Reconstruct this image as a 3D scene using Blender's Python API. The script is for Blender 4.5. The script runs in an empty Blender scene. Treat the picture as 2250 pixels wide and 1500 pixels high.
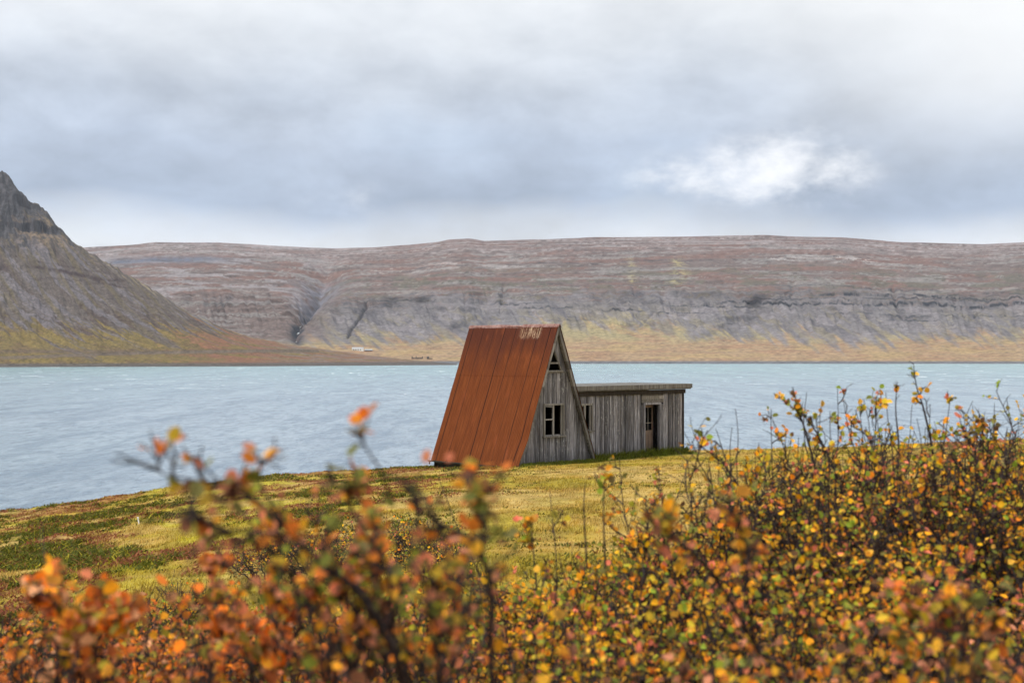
import bpy, math, random
import numpy as np
R = math.radians
# ------------------------------------------------------------------ camera
F, CX, HY, EYE = 3125.0, 1125.0, 775.0, 20.0      # eye 20 m above the fjord
scene = bpy.context.scene
C = scene.collection
cd = bpy.data.cameras.new("camera"); cam = bpy.data.objects.new("camera", cd); C.objects.link(cam)
cam.location = (0, 0, EYE); cam.rotation_euler = (R(90), 0, 0)
cd.lens = 50; cd.sensor_width = 36; cd.shift_y = 25/2250
cd.clip_start = 0.05; cd.clip_end = 40000
cd.dof.use_dof = True; cd.dof.focus_distance = 51; cd.dof.aperture_fstop = 6.0; cd.dof.aperture_blades = 0
scene.camera = cam

# ------------------------------------------------------------------ node helpers
def lin(c):
    return tuple(((v/255)/12.92 if v <= 10 else ((v/255+.055)/1.055)**2.4) for v in c)
def col(c, k=1.0):
    return tuple(v*k for v in lin(c)) + (1,)
class NT:
    def __init__(s, nt): s.t = nt; s.n = nt.nodes; s.l = nt.links
    def new(s, typ, **kw):
        n = s.n.new(typ)
        for k, v in kw.items(): setattr(n, k, v)
        return n
    def set(s, inp, v):
        if v is None: return
        if isinstance(v, bpy.types.NodeSocket): s.l.new(v, inp)
        elif isinstance(v, (tuple, list)) and inp.type == 'RGBA' and len(v) == 3: inp.default_value = tuple(v)+(1,)
        else: inp.default_value = v
    def m(s, op, a, b=None, c=None, clamp=False):
        n = s.new('ShaderNodeMath', operation=op); n.use_clamp = clamp
        s.set(n.inputs[0], a); s.set(n.inputs[1], b); s.set(n.inputs[2], c); return n.outputs[0]
    def v(s, op, a, b=None):
        n = s.new('ShaderNodeVectorMath', operation=op); s.set(n.inputs[0], a); s.set(n.inputs[1], b); return n.outputs[0]
    def mix(s, f, a, b, blend='MIX'):
        n = s.new('ShaderNodeMix', data_type='RGBA', blend_type=blend)
        s.set(n.inputs[0], f); s.set(n.inputs[6], a); s.set(n.inputs[7], b); return n.outputs[2]
    def noise(s, vec, scale=1, detail=4, rough=.55, dist=0, color=False):
        n = s.new('ShaderNodeTexNoise'); s.set(n.inputs['Vector'], vec)
        n.inputs['Scale'].default_value = scale; n.inputs['Detail'].default_value = detail
        n.inputs['Roughness'].default_value = rough; n.inputs['Distortion'].default_value = dist
        return n.outputs['Color' if color else 'Fac']
    def ramp(s, f, stops, interp='LINEAR'):
        n = s.new('ShaderNodeValToRGB'); s.set(n.inputs[0], f); cr = n.color_ramp; cr.interpolation = interp
        while len(cr.elements) < len(stops): cr.elements.new(0.5)
        for e, (p, c) in zip(cr.elements, stops):
            e.position = p; e.color = (c, c, c, 1) if isinstance(c, (int, float)) else (tuple(c)+(1,))[:4]
        return n.outputs[0]
    def comb(s, x, y, z):
        n = s.new('ShaderNodeCombineXYZ'); s.set(n.inputs[0], x); s.set(n.inputs[1], y); s.set(n.inputs[2], z); return n.outputs[0]
    def sep(s, v):
        n = s.new('ShaderNodeSeparateXYZ'); s.set(n.inputs[0], v); return n.outputs
    def smooth(s, x, a, b):
        n = s.new('ShaderNodeMapRange', interpolation_type='SMOOTHSTEP'); s.set(n.inputs[0], x)
        n.inputs[1].default_value = a; n.inputs[2].default_value = b; return n.outputs[0]

# ------------------------------------------------------------------ world: overcast sky, thicker grey band low down
world = bpy.data.worlds.new("World"); scene.world = world; world.use_nodes = True
W = NT(world.node_tree); W.n.clear()
d = W.new('ShaderNodeTexCoord').outputs['Generated']
dx, dy, dz = W.sep(d)[0:3]
el = W.m('DIVIDE', dz, W.m('MAXIMUM', W.m('SQRT', W.m('ADD', W.m('MULTIPLY', dx, dx), W.m('MULTIPLY', dy, dy))), .02))
az = W.m('ARCTAN2', dx, dy)
warp = W.noise(W.comb(W.m('MULTIPLY', az, 3.0), W.m('MULTIPLY', el, 9.0), 3.3), 1.0, 3, .5)
w2 = W.noise(W.comb(W.m('MULTIPLY', az, 13.0), W.m('MULTIPLY', el, 23.0), 7.7), 1.0, 8, .56, .15)
w3 = W.noise(W.comb(W.m('MULTIPLY', az, 6.0), W.m('MULTIPLY', el, 11.0), 1.2), 1.0, 7, .52, .1)
elw = W.m('ADD', el, W.m('ADD', W.m('MULTIPLY', W.m('SUBTRACT', warp, .5), .075), W.m('MULTIPLY', W.m('SUBTRACT', w2, .5), .035)))
SK = 0.98
base = W.ramp(W.m('MULTIPLY', elw, 2.5), [(0, col((206,215,224),SK)), (.200, col((224,229,235),SK)), (.235, col((206,214,225),SK)), (.280, col((170,184,204),SK)),
    (.38, col((182,194,212),SK)), (.46, col((198,207,220),SK)), (.53, col((216,222,230),SK)), (.64, col((236,239,242),SK)), (1, col((248,249,250),SK))])
lump = W.m('MULTIPLY', W.m('SUBTRACT', w2, .5), .68)
lump2 = W.m('MULTIPLY', W.m('SUBTRACT', w3, .5), .75)
mod = W.m('ADD', 1.0, W.m('ADD', lump, lump2))
# clouds thin out higher up: modulate less
mod = W.m('MULTIPLY_ADD', W.m('SUBTRACT', mod, 1.0), W.m('MULTIPLY_ADD', W.smooth(el, .15, .25), -.6, 1.0), 1.0)
c1 = W.mix(1, base, W.comb(mod, mod, mod), 'MULTIPLY')
def blob(a0, e0, sa, se):
    qa = W.m('DIVIDE', W.m('SUBTRACT', az, a0), sa); qe = W.m('DIVIDE', W.m('SUBTRACT', el, e0), se)
    return W.m('POWER', 2.718, W.m('MULTIPLY', -1, W.m('ADD', W.m('MULTIPLY', qa, qa), W.m('MULTIPLY', qe, qe))))
n4 = W.noise(W.comb(W.m('MULTIPLY', az, 26.0), W.m('MULTIPLY', el, 44.0), 4.1), 1.0, 8, .6, .1)
n4 = W.m('SUBTRACT', W.m('ADD', W.m('MULTIPLY', n4, .6), W.m('MULTIPLY', w2, .4)), .5)
bb = W.m('ADD', blob(.195, .128, .05, .026), W.m('MULTIPLY', .52, blob(.12, .122, .05, .018)))
bb = W.m('ADD', bb, W.m('MULTIPLY', .34, blob(-.11, .106, .045, .014)))
b1 = W.smooth(W.m('ADD', bb, W.m('MULTIPLY', n4, 3.4)), .05, 1.35)
b1 = W.m('MULTIPLY', b1, W.smooth(bb, .02, .5))
c2 = W.mix(W.m('MINIMUM', b1, 1.0), c1, col((244,246,250), 1.05))
b2 = W.m('MULTIPLY', W.smooth(az, .12, .36), W.smooth(el, .10, .2))
c3 = W.mix(W.m('MULTIPLY', b2, .75), c2, col((243,244,244), 1.04))
sky = W.new('ShaderNodeTexSky', sky_type='NISHITA'); sky.sun_disc = False
SUN_EL, SUN_AZ = 48, -62      # degrees; azimuth measured from the view direction, negative = left
sky.sun_elevation = R(SUN_EL); sky.sun_rotation = R(SUN_AZ)
skyc = W.v('SCALE', sky.outputs[0]); skyc.node.inputs['Scale'].default_value = .10
gap = W.m('MULTIPLY', W.smooth(w3, .55, .8), .25)
c4 = W.mix(gap, c3, skyc)
# overcast skies are brightest overhead
zb = W.m('MULTIPLY_ADD', W.smooth(el, .45, 2.0), .75, 1.0); c4 = W.mix(1, c4, W.comb(zb, zb, zb), 'MULTIPLY')
bg = W.new('ShaderNodeBackground'); W.set(bg.inputs[0], c4); bg.inputs[1].default_value = 1.0
W.l.new(bg.outputs[0], W.new('ShaderNodeOutputWorld').inputs[0])
# ------------------------------------------------------------------ sun behind thin cloud
sl = bpy.data.lights.new("sun", 'SUN'); sun = bpy.data.objects.new("sun", sl); C.objects.link(sun)
sl.energy = 2.6; sl.angle = R(10); sl.color = (1, .95, .87)
sun.rotation_euler = (R(90-SUN_EL), 0, R(-SUN_AZ) + math.pi)
# the lamp shines along -Z of its frame: aim it from the sun's direction
_a = R(SUN_AZ); sd = (math.sin(_a)*math.cos(R(SUN_EL)), math.cos(_a)*math.cos(R(SUN_EL)) * -0.6, math.sin(R(SUN_EL)))
import mathutils
sun.rotation_euler = mathutils.Vector(sd).to_track_quat('Z', 'Y').to_euler()
sky.sun_rotation = math.atan2(sd[0], sd[1])
scene.view_settings.view_transform = 'Standard'; scene.view_settings.look = 'None'
scene.view_settings.exposure = 0.15; scene.view_settings.gamma = 1
scene.render.engine = 'CYCLES'
cy = scene.cycles; cy.max_bounces = 6; cy.diffuse_bounces = 3; cy.glossy_bounces = 2; cy.transmission_bounces = 3
cy.volume_bounces = 1; cy.transparent_max_bounces = 6; cy.use_denoising = True; cy.use_adaptive_sampling = True; cy.adaptive_threshold = .02

# ------------------------------------------------------------------ mesh helpers
def at(px, py, D): return np.array([(px-CX)/F*D, D, EYE+(HY-py)/F*D])
def mesh_np(name, V, faces, mat=None, parent=None, smooth=False, colors=None):
    """faces: list of int arrays (M,k); one object"""
    me = bpy.data.meshes.new(name); V = np.asarray(V, np.float32)
    faces = [np.asarray(f, np.int32) for f in (faces if isinstance(faces, list) else [faces]) if len(f)]
    me.vertices.add(len(V)); me.vertices.foreach_set('co', V.ravel())
    tot = sum(f.size for f in faces); nf = sum(len(f) for f in faces)
    me.loops.add(tot); me.loops.foreach_set('vertex_index', np.concatenate([f.ravel() for f in faces]))
    me.polygons.add(nf)
    lt = np.concatenate([np.full(len(f), f.shape[1], np.int32) for f in faces])
    me.polygons.foreach_set('loop_start', np.concatenate([[0], np.cumsum(lt)[:-1]]).astype(np.int32))
    if smooth: me.polygons.foreach_set('use_smooth', np.ones(nf, bool))
    if colors is not None:
        a = me.color_attributes.new('tint', 'FLOAT_COLOR', 'POINT')
        a.data.foreach_set('color', np.concatenate([colors, np.ones((len(V), 1))], 1).astype(np.float32).ravel())
    me.update(calc_edges=True)
    if mat: me.materials.append(mat)
    o = bpy.data.objects.new(name, me); C.objects.link(o)
    if parent: o.parent = parent
    return o
def grid_faces(nr, nc):
    i = np.arange(nr-1)[:, None]*nc + np.arange(nc-1)[None, :]
    return np.stack([i, i+1, i+nc+1, i+nc], -1).reshape(-1, 4)
class MB:
    """collects boxes and prisms for one mesh"""
    def __init__(s): s.v = []; s.f = []
    def poly(s, pts, axis_vec):
        """extrude polygon pts (list of 3-vectors) by axis_vec"""
        n = len(pts); b = len(s.v); a = np.array(axis_vec)
        s.v += [tuple(p) for p in pts] + [tuple(np.array(p)+a) for p in pts]
        s.f.append(tuple(range(b, b+n))); s.f.append(tuple(range(b+2*n-1, b+n-1, -1)))
        for i in range(n):
            j = (i+1) % n; s.f.append((b+i, b+i+n, b+j+n, b+j))
    def box(s, x0, x1, y0, y1, z0, z1):
        s.poly([(x0, y0, z0), (x1, y0, z0), (x1, y0, z1), (x0, y0, z1)], (0, y1-y0, 0))
    def beam(s, p, q, w, t, up=(0, 0, 1)):
        p, q = np.array(p, float), np.array(q, float); d_ = (q-p)/np.linalg.norm(q-p)
        a = np.cross(d_, up); a /= np.linalg.norm(a); b = np.cross(a, d_)
        s.poly([p-a*w/2-b*t/2, p+a*w/2-b*t/2, p+a*w/2+b*t/2, p-a*w/2+b*t/2], q-p)
    def build(s, name, mat, parent=None):
        me = bpy.data.meshes.new(name); me.from_pydata([tuple(map(float, v)) for v in s.v], [], s.f); me.validate()
        import bmesh
        bm = bmesh.new(); bm.from_mesh(me); bmesh.ops.recalc_face_normals(bm, faces=bm.faces); bm.to_mesh(me); bm.free()
        if mat: me.materials.append(mat)
        o = bpy.data.objects.new(name, me); C.objects.link(o)
        if parent: o.parent = parent
        return o
def tag(o, label=None, cat=None, group=None, kind=None):
    for k, v in (('label', label), ('category', cat), ('group', group), ('kind', kind)):
        if v: o[k] = v
    return o
def empty(name, loc=(0, 0, 0), rz=0):
    o = bpy.data.objects.new(name, None); o.empty_display_size = .2; C.objects.link(o); o.location = loc; o.rotation_euler.z = rz; return o

# numpy gradient noise
_rs = np.random.RandomState(7); _P = _rs.permutation(512); _P = np.concatenate([_P, _P, _P]); _G = _rs.rand(512)*2*np.pi
_GX, _GY = np.cos(_G), np.sin(_G)
def pn(x, y, s=0):
    x = np.asarray(x, float)+s*17.31; y = np.asarray(y, float)-s*9.77
    xi = np.floor(x).astype(np.int64); yi = np.floor(y).astype(np.int64); xf = x-xi; yf = y-yi
    u = xf*xf*xf*(xf*(xf*6-15)+10); v = yf*yf*yf*(yf*(yf*6-15)+10)
    def g(a, b, fx, fy):
        h = _P[(_P[(xi+a) & 511]+((yi+b) & 511)) & 1023] & 511
        return _GX[h]*fx+_GY[h]*fy
    a = g(0, 0, xf, yf); b = g(1, 0, xf-1, yf); c = g(0, 1, xf, yf-1); e = g(1, 1, xf-1, yf-1)
    return (a*(1-u)+b*u)*(1-v)+(c*(1-u)+e*u)*v
def fbm(x, y, s=0, o=5, g=.5):
    r = 0; a = 1
    for i in range(o): r = r+a*pn(x, y, s+i*3.7); x = x*2.03; y = y*2.03; a *= g
    return r
def ss(x, a, b):
    t = np.clip((x-a)/(b-a), 0, 1); return t*t*(3-2*t)
def mixc(c, d_, m): return c*(1-m[..., None])+np.array(d_)*m[..., None]
L3 = lambda c, k=1: np.array(lin(c))*k

# ------------------------------------------------------------------ materials
def principled(name, rough=.8, spec=.3):
    m = bpy.data.materials.new(name); m.use_nodes = True; T = NT(m.node_tree)
    b = T.n['Principled BSDF']; b.inputs['Roughness'].default_value = rough; b.inputs['Specular IOR Level'].default_value = spec
    return m, T, b
def bump(T, b, h, dist, strength=1.0):
    n = T.new('ShaderNodeBump'); T.set(n.inputs['Height'], h); n.inputs['Distance'].default_value = dist
    n.inputs['Strength'].default_value = strength; T.l.new(n.outputs[0], b.inputs['Normal'])
def tint_mat(name, scale, amt, bscale, bdist, rough=.95, stretch=False):
    m, T, b = principled(name, rough, .15)
    a = T.new('ShaderNodeAttribute'); a.attribute_name = 'tint'
    p = T.new('ShaderNodeNewGeometry').outputs['Position']
    pp = T.v('MULTIPLY', p, (.9, .6, 1.5)) if stretch else p
    n = T.noise(pp, scale, 7, .78 if stretch else .65)
    k = T.m('MAXIMUM', T.m('MULTIPLY_ADD', T.m('SUBTRACT', n, .5), amt, 1.0), .15)
    b_c = T.mix(1, a.outputs['Color'], T.comb(k, k, k), 'MULTIPLY'); T.l.new(b_c, b.inputs['Base Color'])
    bump(T, b, T.noise(p, bscale, 5, .7), bdist)
    return m

# ---- weathered planks
def wood_mat(name, light=(178,176,182), dark=(62,59,62), paint=.8, warm=(96,88,84)):
    m, T, b = principled(name, .85, .2)
    o = T.new('ShaderNodeTexCoord').outputs['Object']; g = T.new('ShaderNodeNewGeometry')
    isl = g.outputs['Random Per Island']
    off = T.m('MULTIPLY', isl, 37.0)
    s = T.sep(o)
    str_ = T.noise(T.comb(T.m('MULTIPLY_ADD', s[0], 34.0, off), T.m('MULTIPLY', s[1], 34.0), T.m('MULTIPLY', s[2], 1.6)), 1, 5, .65)
    blot = T.noise(T.comb(T.m('MULTIPLY_ADD', s[0], 5.0, off), T.m('MULTIPLY', s[1], 5.0), T.m('MULTIPLY', s[2], 1.1)), 1, 4, .6)
    c = T.ramp(str_, [(.3, lin(dark)), (.52, lin(tuple((a+b_)/2 for a, b_ in zip(light, dark)))), (.7, lin(light))])
    c = T.mix(T.m('MULTIPLY', T.smooth(blot, .5, .7), .6), c, col(warm, .8))
    k = T.m('MULTIPLY_ADD', isl, .95, .45); c = T.mix(1, c, T.comb(k, k, k), 'MULTIPLY')
    fl = T.noise(T.comb(T.m('MULTIPLY_ADD', s[0], 26.0, off), T.m('MULTIPLY', s[1], 26.0), T.m('MULTIPLY', s[2], 5.0)), 1, 4, .7, .4)
    pm = T.m('MULTIPLY', T.smooth(fl, .58, .66), T.m('MULTIPLY', T.smooth(T.noise(o, .9, 3, .5), .42, .6), paint))
    c = T.mix(pm, c, col((190,190,188)))
    # plank colour turns darker and browner just above the turf
    foot_mask = T.smooth(T.m('ADD', s[2], T.m('MULTIPLY', T.m('SUBTRACT', blot, .5), .9)), .55, -.05)
    c = T.mix(T.m('MULTIPLY', foot_mask, .45), c, col((52,50,40)))
    T.l.new(c, b.inputs['Base Color']); bump(T, b, str_, .006)
    return m
M_WOOD = wood_mat('weathered_planks')
M_TRIM = wood_mat('weathered_trim', (146,142,138), (76,72,68), .3)
M_DARK = wood_mat('dark_boards', (72,64,58), (34,31,29), 0, (50,40,34))
M_RAKE = wood_mat('rake_boards', (158,154,150), (92,88,84), .5)

def roof_mat():
    m, T, b = principled('rusty_corrugated_iron', .85, .12)
    o = T.new('ShaderNodeTexCoord').outputs['Object']; s = T.sep(o)
    t = T.m('DIVIDE', T.m('SUBTRACT', 5.0, s[2]), 5.0)   # 0 ridge .. 1 eave
    fine = T.noise(T.comb(T.m('MULTIPLY', s[1], 26.0), 0.0, T.m('MULTIPLY', s[2], 1.2)), 1, 5, .65)
    big = T.noise(T.comb(T.m('MULTIPLY', s[1], 2.2), 0.0, T.m('MULTIPLY', s[2], .7)), 1, 4, .6)
    c = T.ramp(fine, [(.3, lin((88,46,24))), (.5, lin((106,55,26))), (.68, lin((124,70,36)))])
    purple = T.m('MULTIPLY', T.smooth(T.m('ADD', t, T.m('MULTIPLY', T.m('SUBTRACT', big, .5), .7)), .42, .02), .75)
    c = T.mix(purple, c, col((72,38,32)))
    c = T.mix(T.m('MULTIPLY', T.smooth(big, .55, .75), .35), c, col((150,82,50)))
    # laps between sheets
    u = T.m('FRACT', T.m('DIVIDE', T.m('ADD', s[1], .06), .5875))
    seam = T.m('LESS_THAN', T.m('ABSOLUTE', T.m('SUBTRACT', u, .5)), .028)
    c = T.mix(T.m('MULTIPLY', seam, .85), c, col((48,26,22)))
    lap = T.m('LESS_THAN', T.m('ABSOLUTE', T.m('SUBTRACT', s[2], 3.22)), .012)
    c = T.mix(T.m('MULTIPLY', lap, .05), c, col((56,30,26)))
    # last flakes of pale paint below the cap near the front gable
    pz = T.m('ADD', s[2], T.m('MULTIPLY', T.m('SUBTRACT', T.noise(T.comb(T.m('MULTIPLY', s[1], 9.0), 0.0, 0.0), 1, 4, .7), .5), .5))
    my = T.m('MULTIPLY', T.smooth(s[1], .6, .75), T.smooth(s[1], 1.9, 1.5))
    mk = T.m('MULTIPLY', my, T.smooth(pz, 4.47, 4.62))
    strk = T.smooth(T.noise(T.comb(T.m('MULTIPLY', s[1], 9.0), 0.0, T.m('MULTIPLY', s[2], 6.0)), 1, 5, .75), .40, .5)
    flk = T.smooth(T.noise(T.comb(T.m('MULTIPLY', s[1], 22.0), 0.0, T.m('MULTIPLY', s[2], 1.5)), 1, 5, .7), .46, .60)
    c = T.mix(T.m('MULTIPLY', T.m('MULTIPLY', T.m('MULTIPLY', mk, .75), strk), flk), c, col((205,180,150)))
    T.l.new(c, b.inputs['Base Color']); bump(T, b, fine, .003)
    return m
M_ROOF = roof_mat()
def simple(name, c1_, c2_, scale, rough=.7, metal=0, bd=.004):
    m, T, b = principled(name, rough, .3); b.inputs['Metallic'].default_value = metal
    o = T.new('ShaderNodeTexCoord').outputs['Object']
    n = T.noise(o, scale, 5, .65); T.l.new(T.ramp(n, [(.35, lin(c1_)), (.65, lin(c2_))]), b.inputs['Base Color']); bump(T, b, n, bd)
    return m
M_CAP = simple('ridge_cap_metal', (104,62,54), (150,120,112), 5)
M_FELT = simple('roof_felt', (66,64,62), (110,106,100), 3)
mg, T, b = principled('old_glass', .06, .5); b.inputs['Transmission Weight'].default_value = 1; b.inputs['Base Color'].default_value = (.5, .55, .55, 1); b.inputs['IOR'].default_value = 1.1; M_GLASS = mg
M_INT = simple('interior_boards', (46,40,34), (70,60,50), 4)

# ------------------------------------------------------------------ near ground
PX = np.array([-9000, -2500, -600, 0, 300, 600, 950, 1200, 1500, 1800, 2100, 2250, 3000, 5000, 11000.])
YE = np.array([14, 22, 38, 45, 48, 52, 57, 59, 61, 66, 72, 75, 90, 110, 130.])
PE = np.array([3300, 1900, 1240, 1130, 1084, 1047, 1022, 1009, 990, 984, 970, 963, 950, 930, 920.])
def ground_z(x, y, bumps=True):
    x = np.asarray(x, float); y = np.asarray(y, float)
    yy = np.maximum(y, 6.0); p = CX+F*x/yy
    ye = np.interp(p, PX, YE); ze = -(np.interp(p, PX, PE)-HY)/F*ye
    t = np.clip(y, -200, None)/ye
    z = -1.65+(ze+1.65)*t
    z = np.where(y < 0, -1.65-(y)*.03, z)
    # brow of the bank, then down to the fjord
    over = y-ye
    drop = np.where(over > 0, np.where(over < 3, over**2*.1, .9+(over-3)*.62), 0)
    z = z-drop
    if bumps:
        near = ss(y, 0, 6)
        heath = ss(x*-1, 2, 9)*ss(y, 14, 30)*1.0
        b = fbm(x*.16, y*.16, 1, 3)*.10+fbm(x*.7, y*.45, 2, 3)*(.04+.08*heath)+fbm(x*2.6, y*1.6, 3, 3)*(.02+.035*heath)
        # level pad round the hut
        hut = np.exp(-(((x-2.5)/5.0)**4+((y-54)/4.5)**4))
        z = z+b*near*(1-hut*.8)
    return np.maximum(z+EYE, -1.9)
xs = np.concatenate([-np.geomspace(300, 34, 40), np.linspace(-33, 33, 620), np.geomspace(34, 300, 40)])
ys = np.concatenate([np.linspace(-120, -4, 14), np.linspace(-3, 9, 50), np.linspace(9.1, 80, 620), np.geomspace(81, 260, 40)])
X, Y = np.meshgrid(xs, ys); Z = ground_z(X, Y)
def heath_masks(x, y):
    """how much crowberry mat (dark green), rust heather, yellow moss and dry grass at a spot"""
    side = ss(-x+np.clip((y-30)*.10, -2, 2), -1.0, 5.0)
    n1 = fbm(x*.30, y*.17, 11, 5); n2 = fbm(x*.42, y*.25, 23, 5); n3 = fbm(x*1.1, y*.7, 31, 4)
    mat_ = ss(n1*1.1+side*.16-.16+n3*.45+fbm(x*3.2, y*2.2, 35, 3)*.35, -.02, .30)*(.10+.90*side)
    rust = ss(n2*1.2+side*.24+n3*.45, .06, .40)*(.12+.88*side)*(1-mat_*.4)
    moss = ss(n3+n1*-.5, .12, .34)
    return mat_, rust, moss, side
def ground_color(x, y):
    mat_, rust, moss, side = heath_masks(x, y)
    c = np.zeros(x.shape+(3,))+L3((172,142,62))
    n = fbm(x*.25, y*.14, 41, 5); n2 = fbm(x*1.7, y*.9, 47, 4)
    c = mixc(c, L3((166,142,88)), ss(n+n2*.4+side*.12, -.15, .35)*.7)
    c = mixc(c, L3((142,126,42)), ss(-n+n2*.3-side*.1, .02, .28)*.9)
    c = mixc(c, L3((142,128,58)), moss*.5)
    c = mixc(c, L3((168,156,50)), side*ss(fbm(x*.9, y*.5, 71, 4), .05, .25)*.8)
    c = mixc(c, L3((124,76,50)), rust*.65)
    c = mixc(c, L3((84,82,30)), mat_*.75)
    # leaf litter and bare soil under the shrubs
    c = mixc(c, L3((84,62,44)), ss(-y, -9.5, -6.5)*.9)
    # lush turf against the walls
    gx = (x-.24)*.713+(y-50)*.70; gy = -(x-.24)*.70+(y-50)*.713
    dist = np.maximum(np.maximum(-gx, gx-9.7), 0)+np.maximum(-gy-.1, 0)
    c = mixc(c, L3((92,104,28)), ss(-dist+n2*.5, -1.1, .1)*.85)
    # red heath far right on the brow
    c = mixc(c, L3((140,72,52)), ss(x, 17, 22)*ss(y, 60, 68)*ss(n2, -.3, .1)*.8)
    return np.clip(c*(1+.5*n2[..., None]), .005, 1)
GC = ground_color(X, Y)
bare = ss(Z, 9, 3)
GC = mixc(GC, L3((92,82,70)), bare)
M_GROUND = tint_mat('turf', 9, .7, 14, .05)
ground = tag(mesh_np('ground', np.stack([X, Y, Z], -1).reshape(-1, 3), grid_faces(*X.shape), M_GROUND, smooth=True, colors=GC.reshape(-1, 3)), kind='structure')

ANG = math.atan2(172, 175)
# ------------------------------------------------------------------ grass and heath
rng = np.random.RandomState(3)
def scatter(n, ymin, ymax, p=1.3, margin=.43):
    y = ymin+(ymax-ymin)*rng.rand(n)**p
    x = (rng.rand(n)*2-1)*margin*y
    return x, y
def blades(x, y, h, w, lean, per, col_fn, name, mat, label, cat):
    n = len(x); x = np.repeat(x, per); y = np.repeat(y, per); h = np.repeat(h, per); w = np.repeat(w, per)
    N = len(x); x = x+rng.randn(N)*np.repeat(lean[:, None]*0+.05, per); y = y+rng.randn(N)*.05
    z = ground_z(x, y)-.01; a = rng.rand(N)*6.283; hh = h*(.5+rng.rand(N)*.8)
    wind = .55
    lx = rng.randn(N)*np.repeat(lean, per)*hh+wind*hh*.5; ly = rng.randn(N)*np.repeat(lean, per)*hh
    ca, sa = np.cos(a)*w/2, np.sin(a)*w/2
    V = np.empty((N, 5, 3))
    V[:, 0] = np.stack([x-ca, y-sa, z], -1); V[:, 1] = np.stack([x+ca, y+sa, z], -1)
    V[:, 2] = np.stack([x-ca*.8+lx*.35, y-sa*.8+ly*.35, z+hh*.6], -1); V[:, 3] = np.stack([x+ca*.8+lx*.35, y+sa*.8+ly*.35, z+hh*.6], -1)
    V[:, 4] = np.stack([x+lx, y+ly, z+hh*.95], -1)
    i = np.arange(N)[:, None]*5
    q = np.concatenate([i, i+1, i+3, i+2], 1); t = np.concatenate([i+2, i+3, i+4], 1)
    c = col_fn(x, y); c = c*(.5+1.0*rng.rand(N))[:, None]
    return tag(mesh_np(name, V.reshape(-1, 3), [q, t], mat, colors=np.repeat(c, 5, 0)), label, cat, kind='stuff')
def foliage_mat(name, tr=.35):
    m, T, b = principled(name, .75, .2)
    a = T.new('ShaderNodeAttribute'); a.attribute_name = 'tint'
    T.l.new(a.outputs['Color'], b.inputs['Base Color'])
    tl = T.new('ShaderNodeBsdfTranslucent'); T.l.new(a.outputs['Color'], tl.inputs[0])
    mx = T.new('ShaderNodeMixShader'); mx.inputs[0].default_value = tr
    T.l.new(b.outputs[0], mx.inputs[1]); T.l.new(tl.outputs[0], mx.inputs[2])
    T.l.new(mx.outputs[0], T.n['Material Output'].inputs[0]); return m
M_GRASS = foliage_mat('grass_blades')
def in_hut(x, y, pad=.02):
    gx = (x-.24)*.713+(y-50)*.70; gy = -(x-.24)*.70+(y-50)*.713
    return ((gx > .05-pad) & (gx < 3.87+pad) & (gy > -pad) & (gy < 4.6)) | ((gx > 3.5) & (gx < 9.6+pad) & (gy > .35-pad) & (gy < 3.5))
x, y = scatter(120000, 8.5, 76, 1.15)
mat_, rust, moss, side = heath_masks(x, y)
keep = (rng.rand(len(x)) > (mat_*.8+rust*.4)) & ~in_hut(x, y) & (y < np.interp(CX+F*x/y, PX, YE)+2.5); x, y, side = x[keep], y[keep], side[keep]
gcol = lambda x, y: np.clip(ground_color(x, y)*1.12, .01, 1)
patch = ss(fbm(x*.5, y*.35, 61, 3), -.1, .35)
blades(x, y, .035+.05*patch, .006+.00016*y, np.full(len(x), .5), 4, gcol, 'grass', M_GRASS, 'short wind-combed yellow green turf on the headland', 'grass')
u_ = rng.rand(3200); lx_ = np.where(u_ < .42, u_/.42*3.95, 3.95+(u_-.42)/.58*5.8); ly_ = np.where(u_ < .42, -.06, .26)-rng.rand(3200)**2*.45
ca_, sa_ = math.cos(ANG), math.sin(ANG); x = .24+lx_*ca_-ly_*sa_; y = 50+lx_*sa_+ly_*ca_
blades(x, y, .06+.12*rng.rand(3200)*np.exp(ly_*3+.2), np.full(3200, .02), np.full(3200, .45), 5, lambda x, y: ground_color(x, y)*1.0*.5+L3((92,104,30))*.5, 'grass', M_GRASS, 'longer green grass growing along the foot of the plank walls', 'grass')
# low crowberry and heather mats: tiny leafy clumps
x, y = scatter(150000, 9, 62, 1.1)
mat_, rust, moss, side = heath_masks(x, y)
keep = (rng.rand(len(x)) < (mat_*.95+rust*.5)) & ~in_hut(x, y, .3) & (y < np.interp(CX+F*x/y, PX, YE)+2.5); x, y = x[keep], y[keep]
mat_, rust = mat_[keep], rust[keep]
def hcol(x, y):
    m_, r_, _, s_ = heath_masks(x, y); c = np.zeros((len(x), 3))+L3((84,88,26)); c = mixc(c, L3((112,66,40)), (rng.rand(len(x)) < .12)*.8)
    c = mixc(c, L3((132,78,54)), ss(r_-m_*.6+rng.randn(len(x))*.15, .1, .5)); c = mixc(c, L3((160,148,44)), (rng.rand(len(x)) < .14)*.9)
    return c
blades(x, y, .05+.04*mat_, np.full(len(x), .03), np.full(len(x), .9), 4, hcol, 'heath', M_GRASS, 'dark green and rust crowberry and heather mats on the slope', 'heath')

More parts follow.
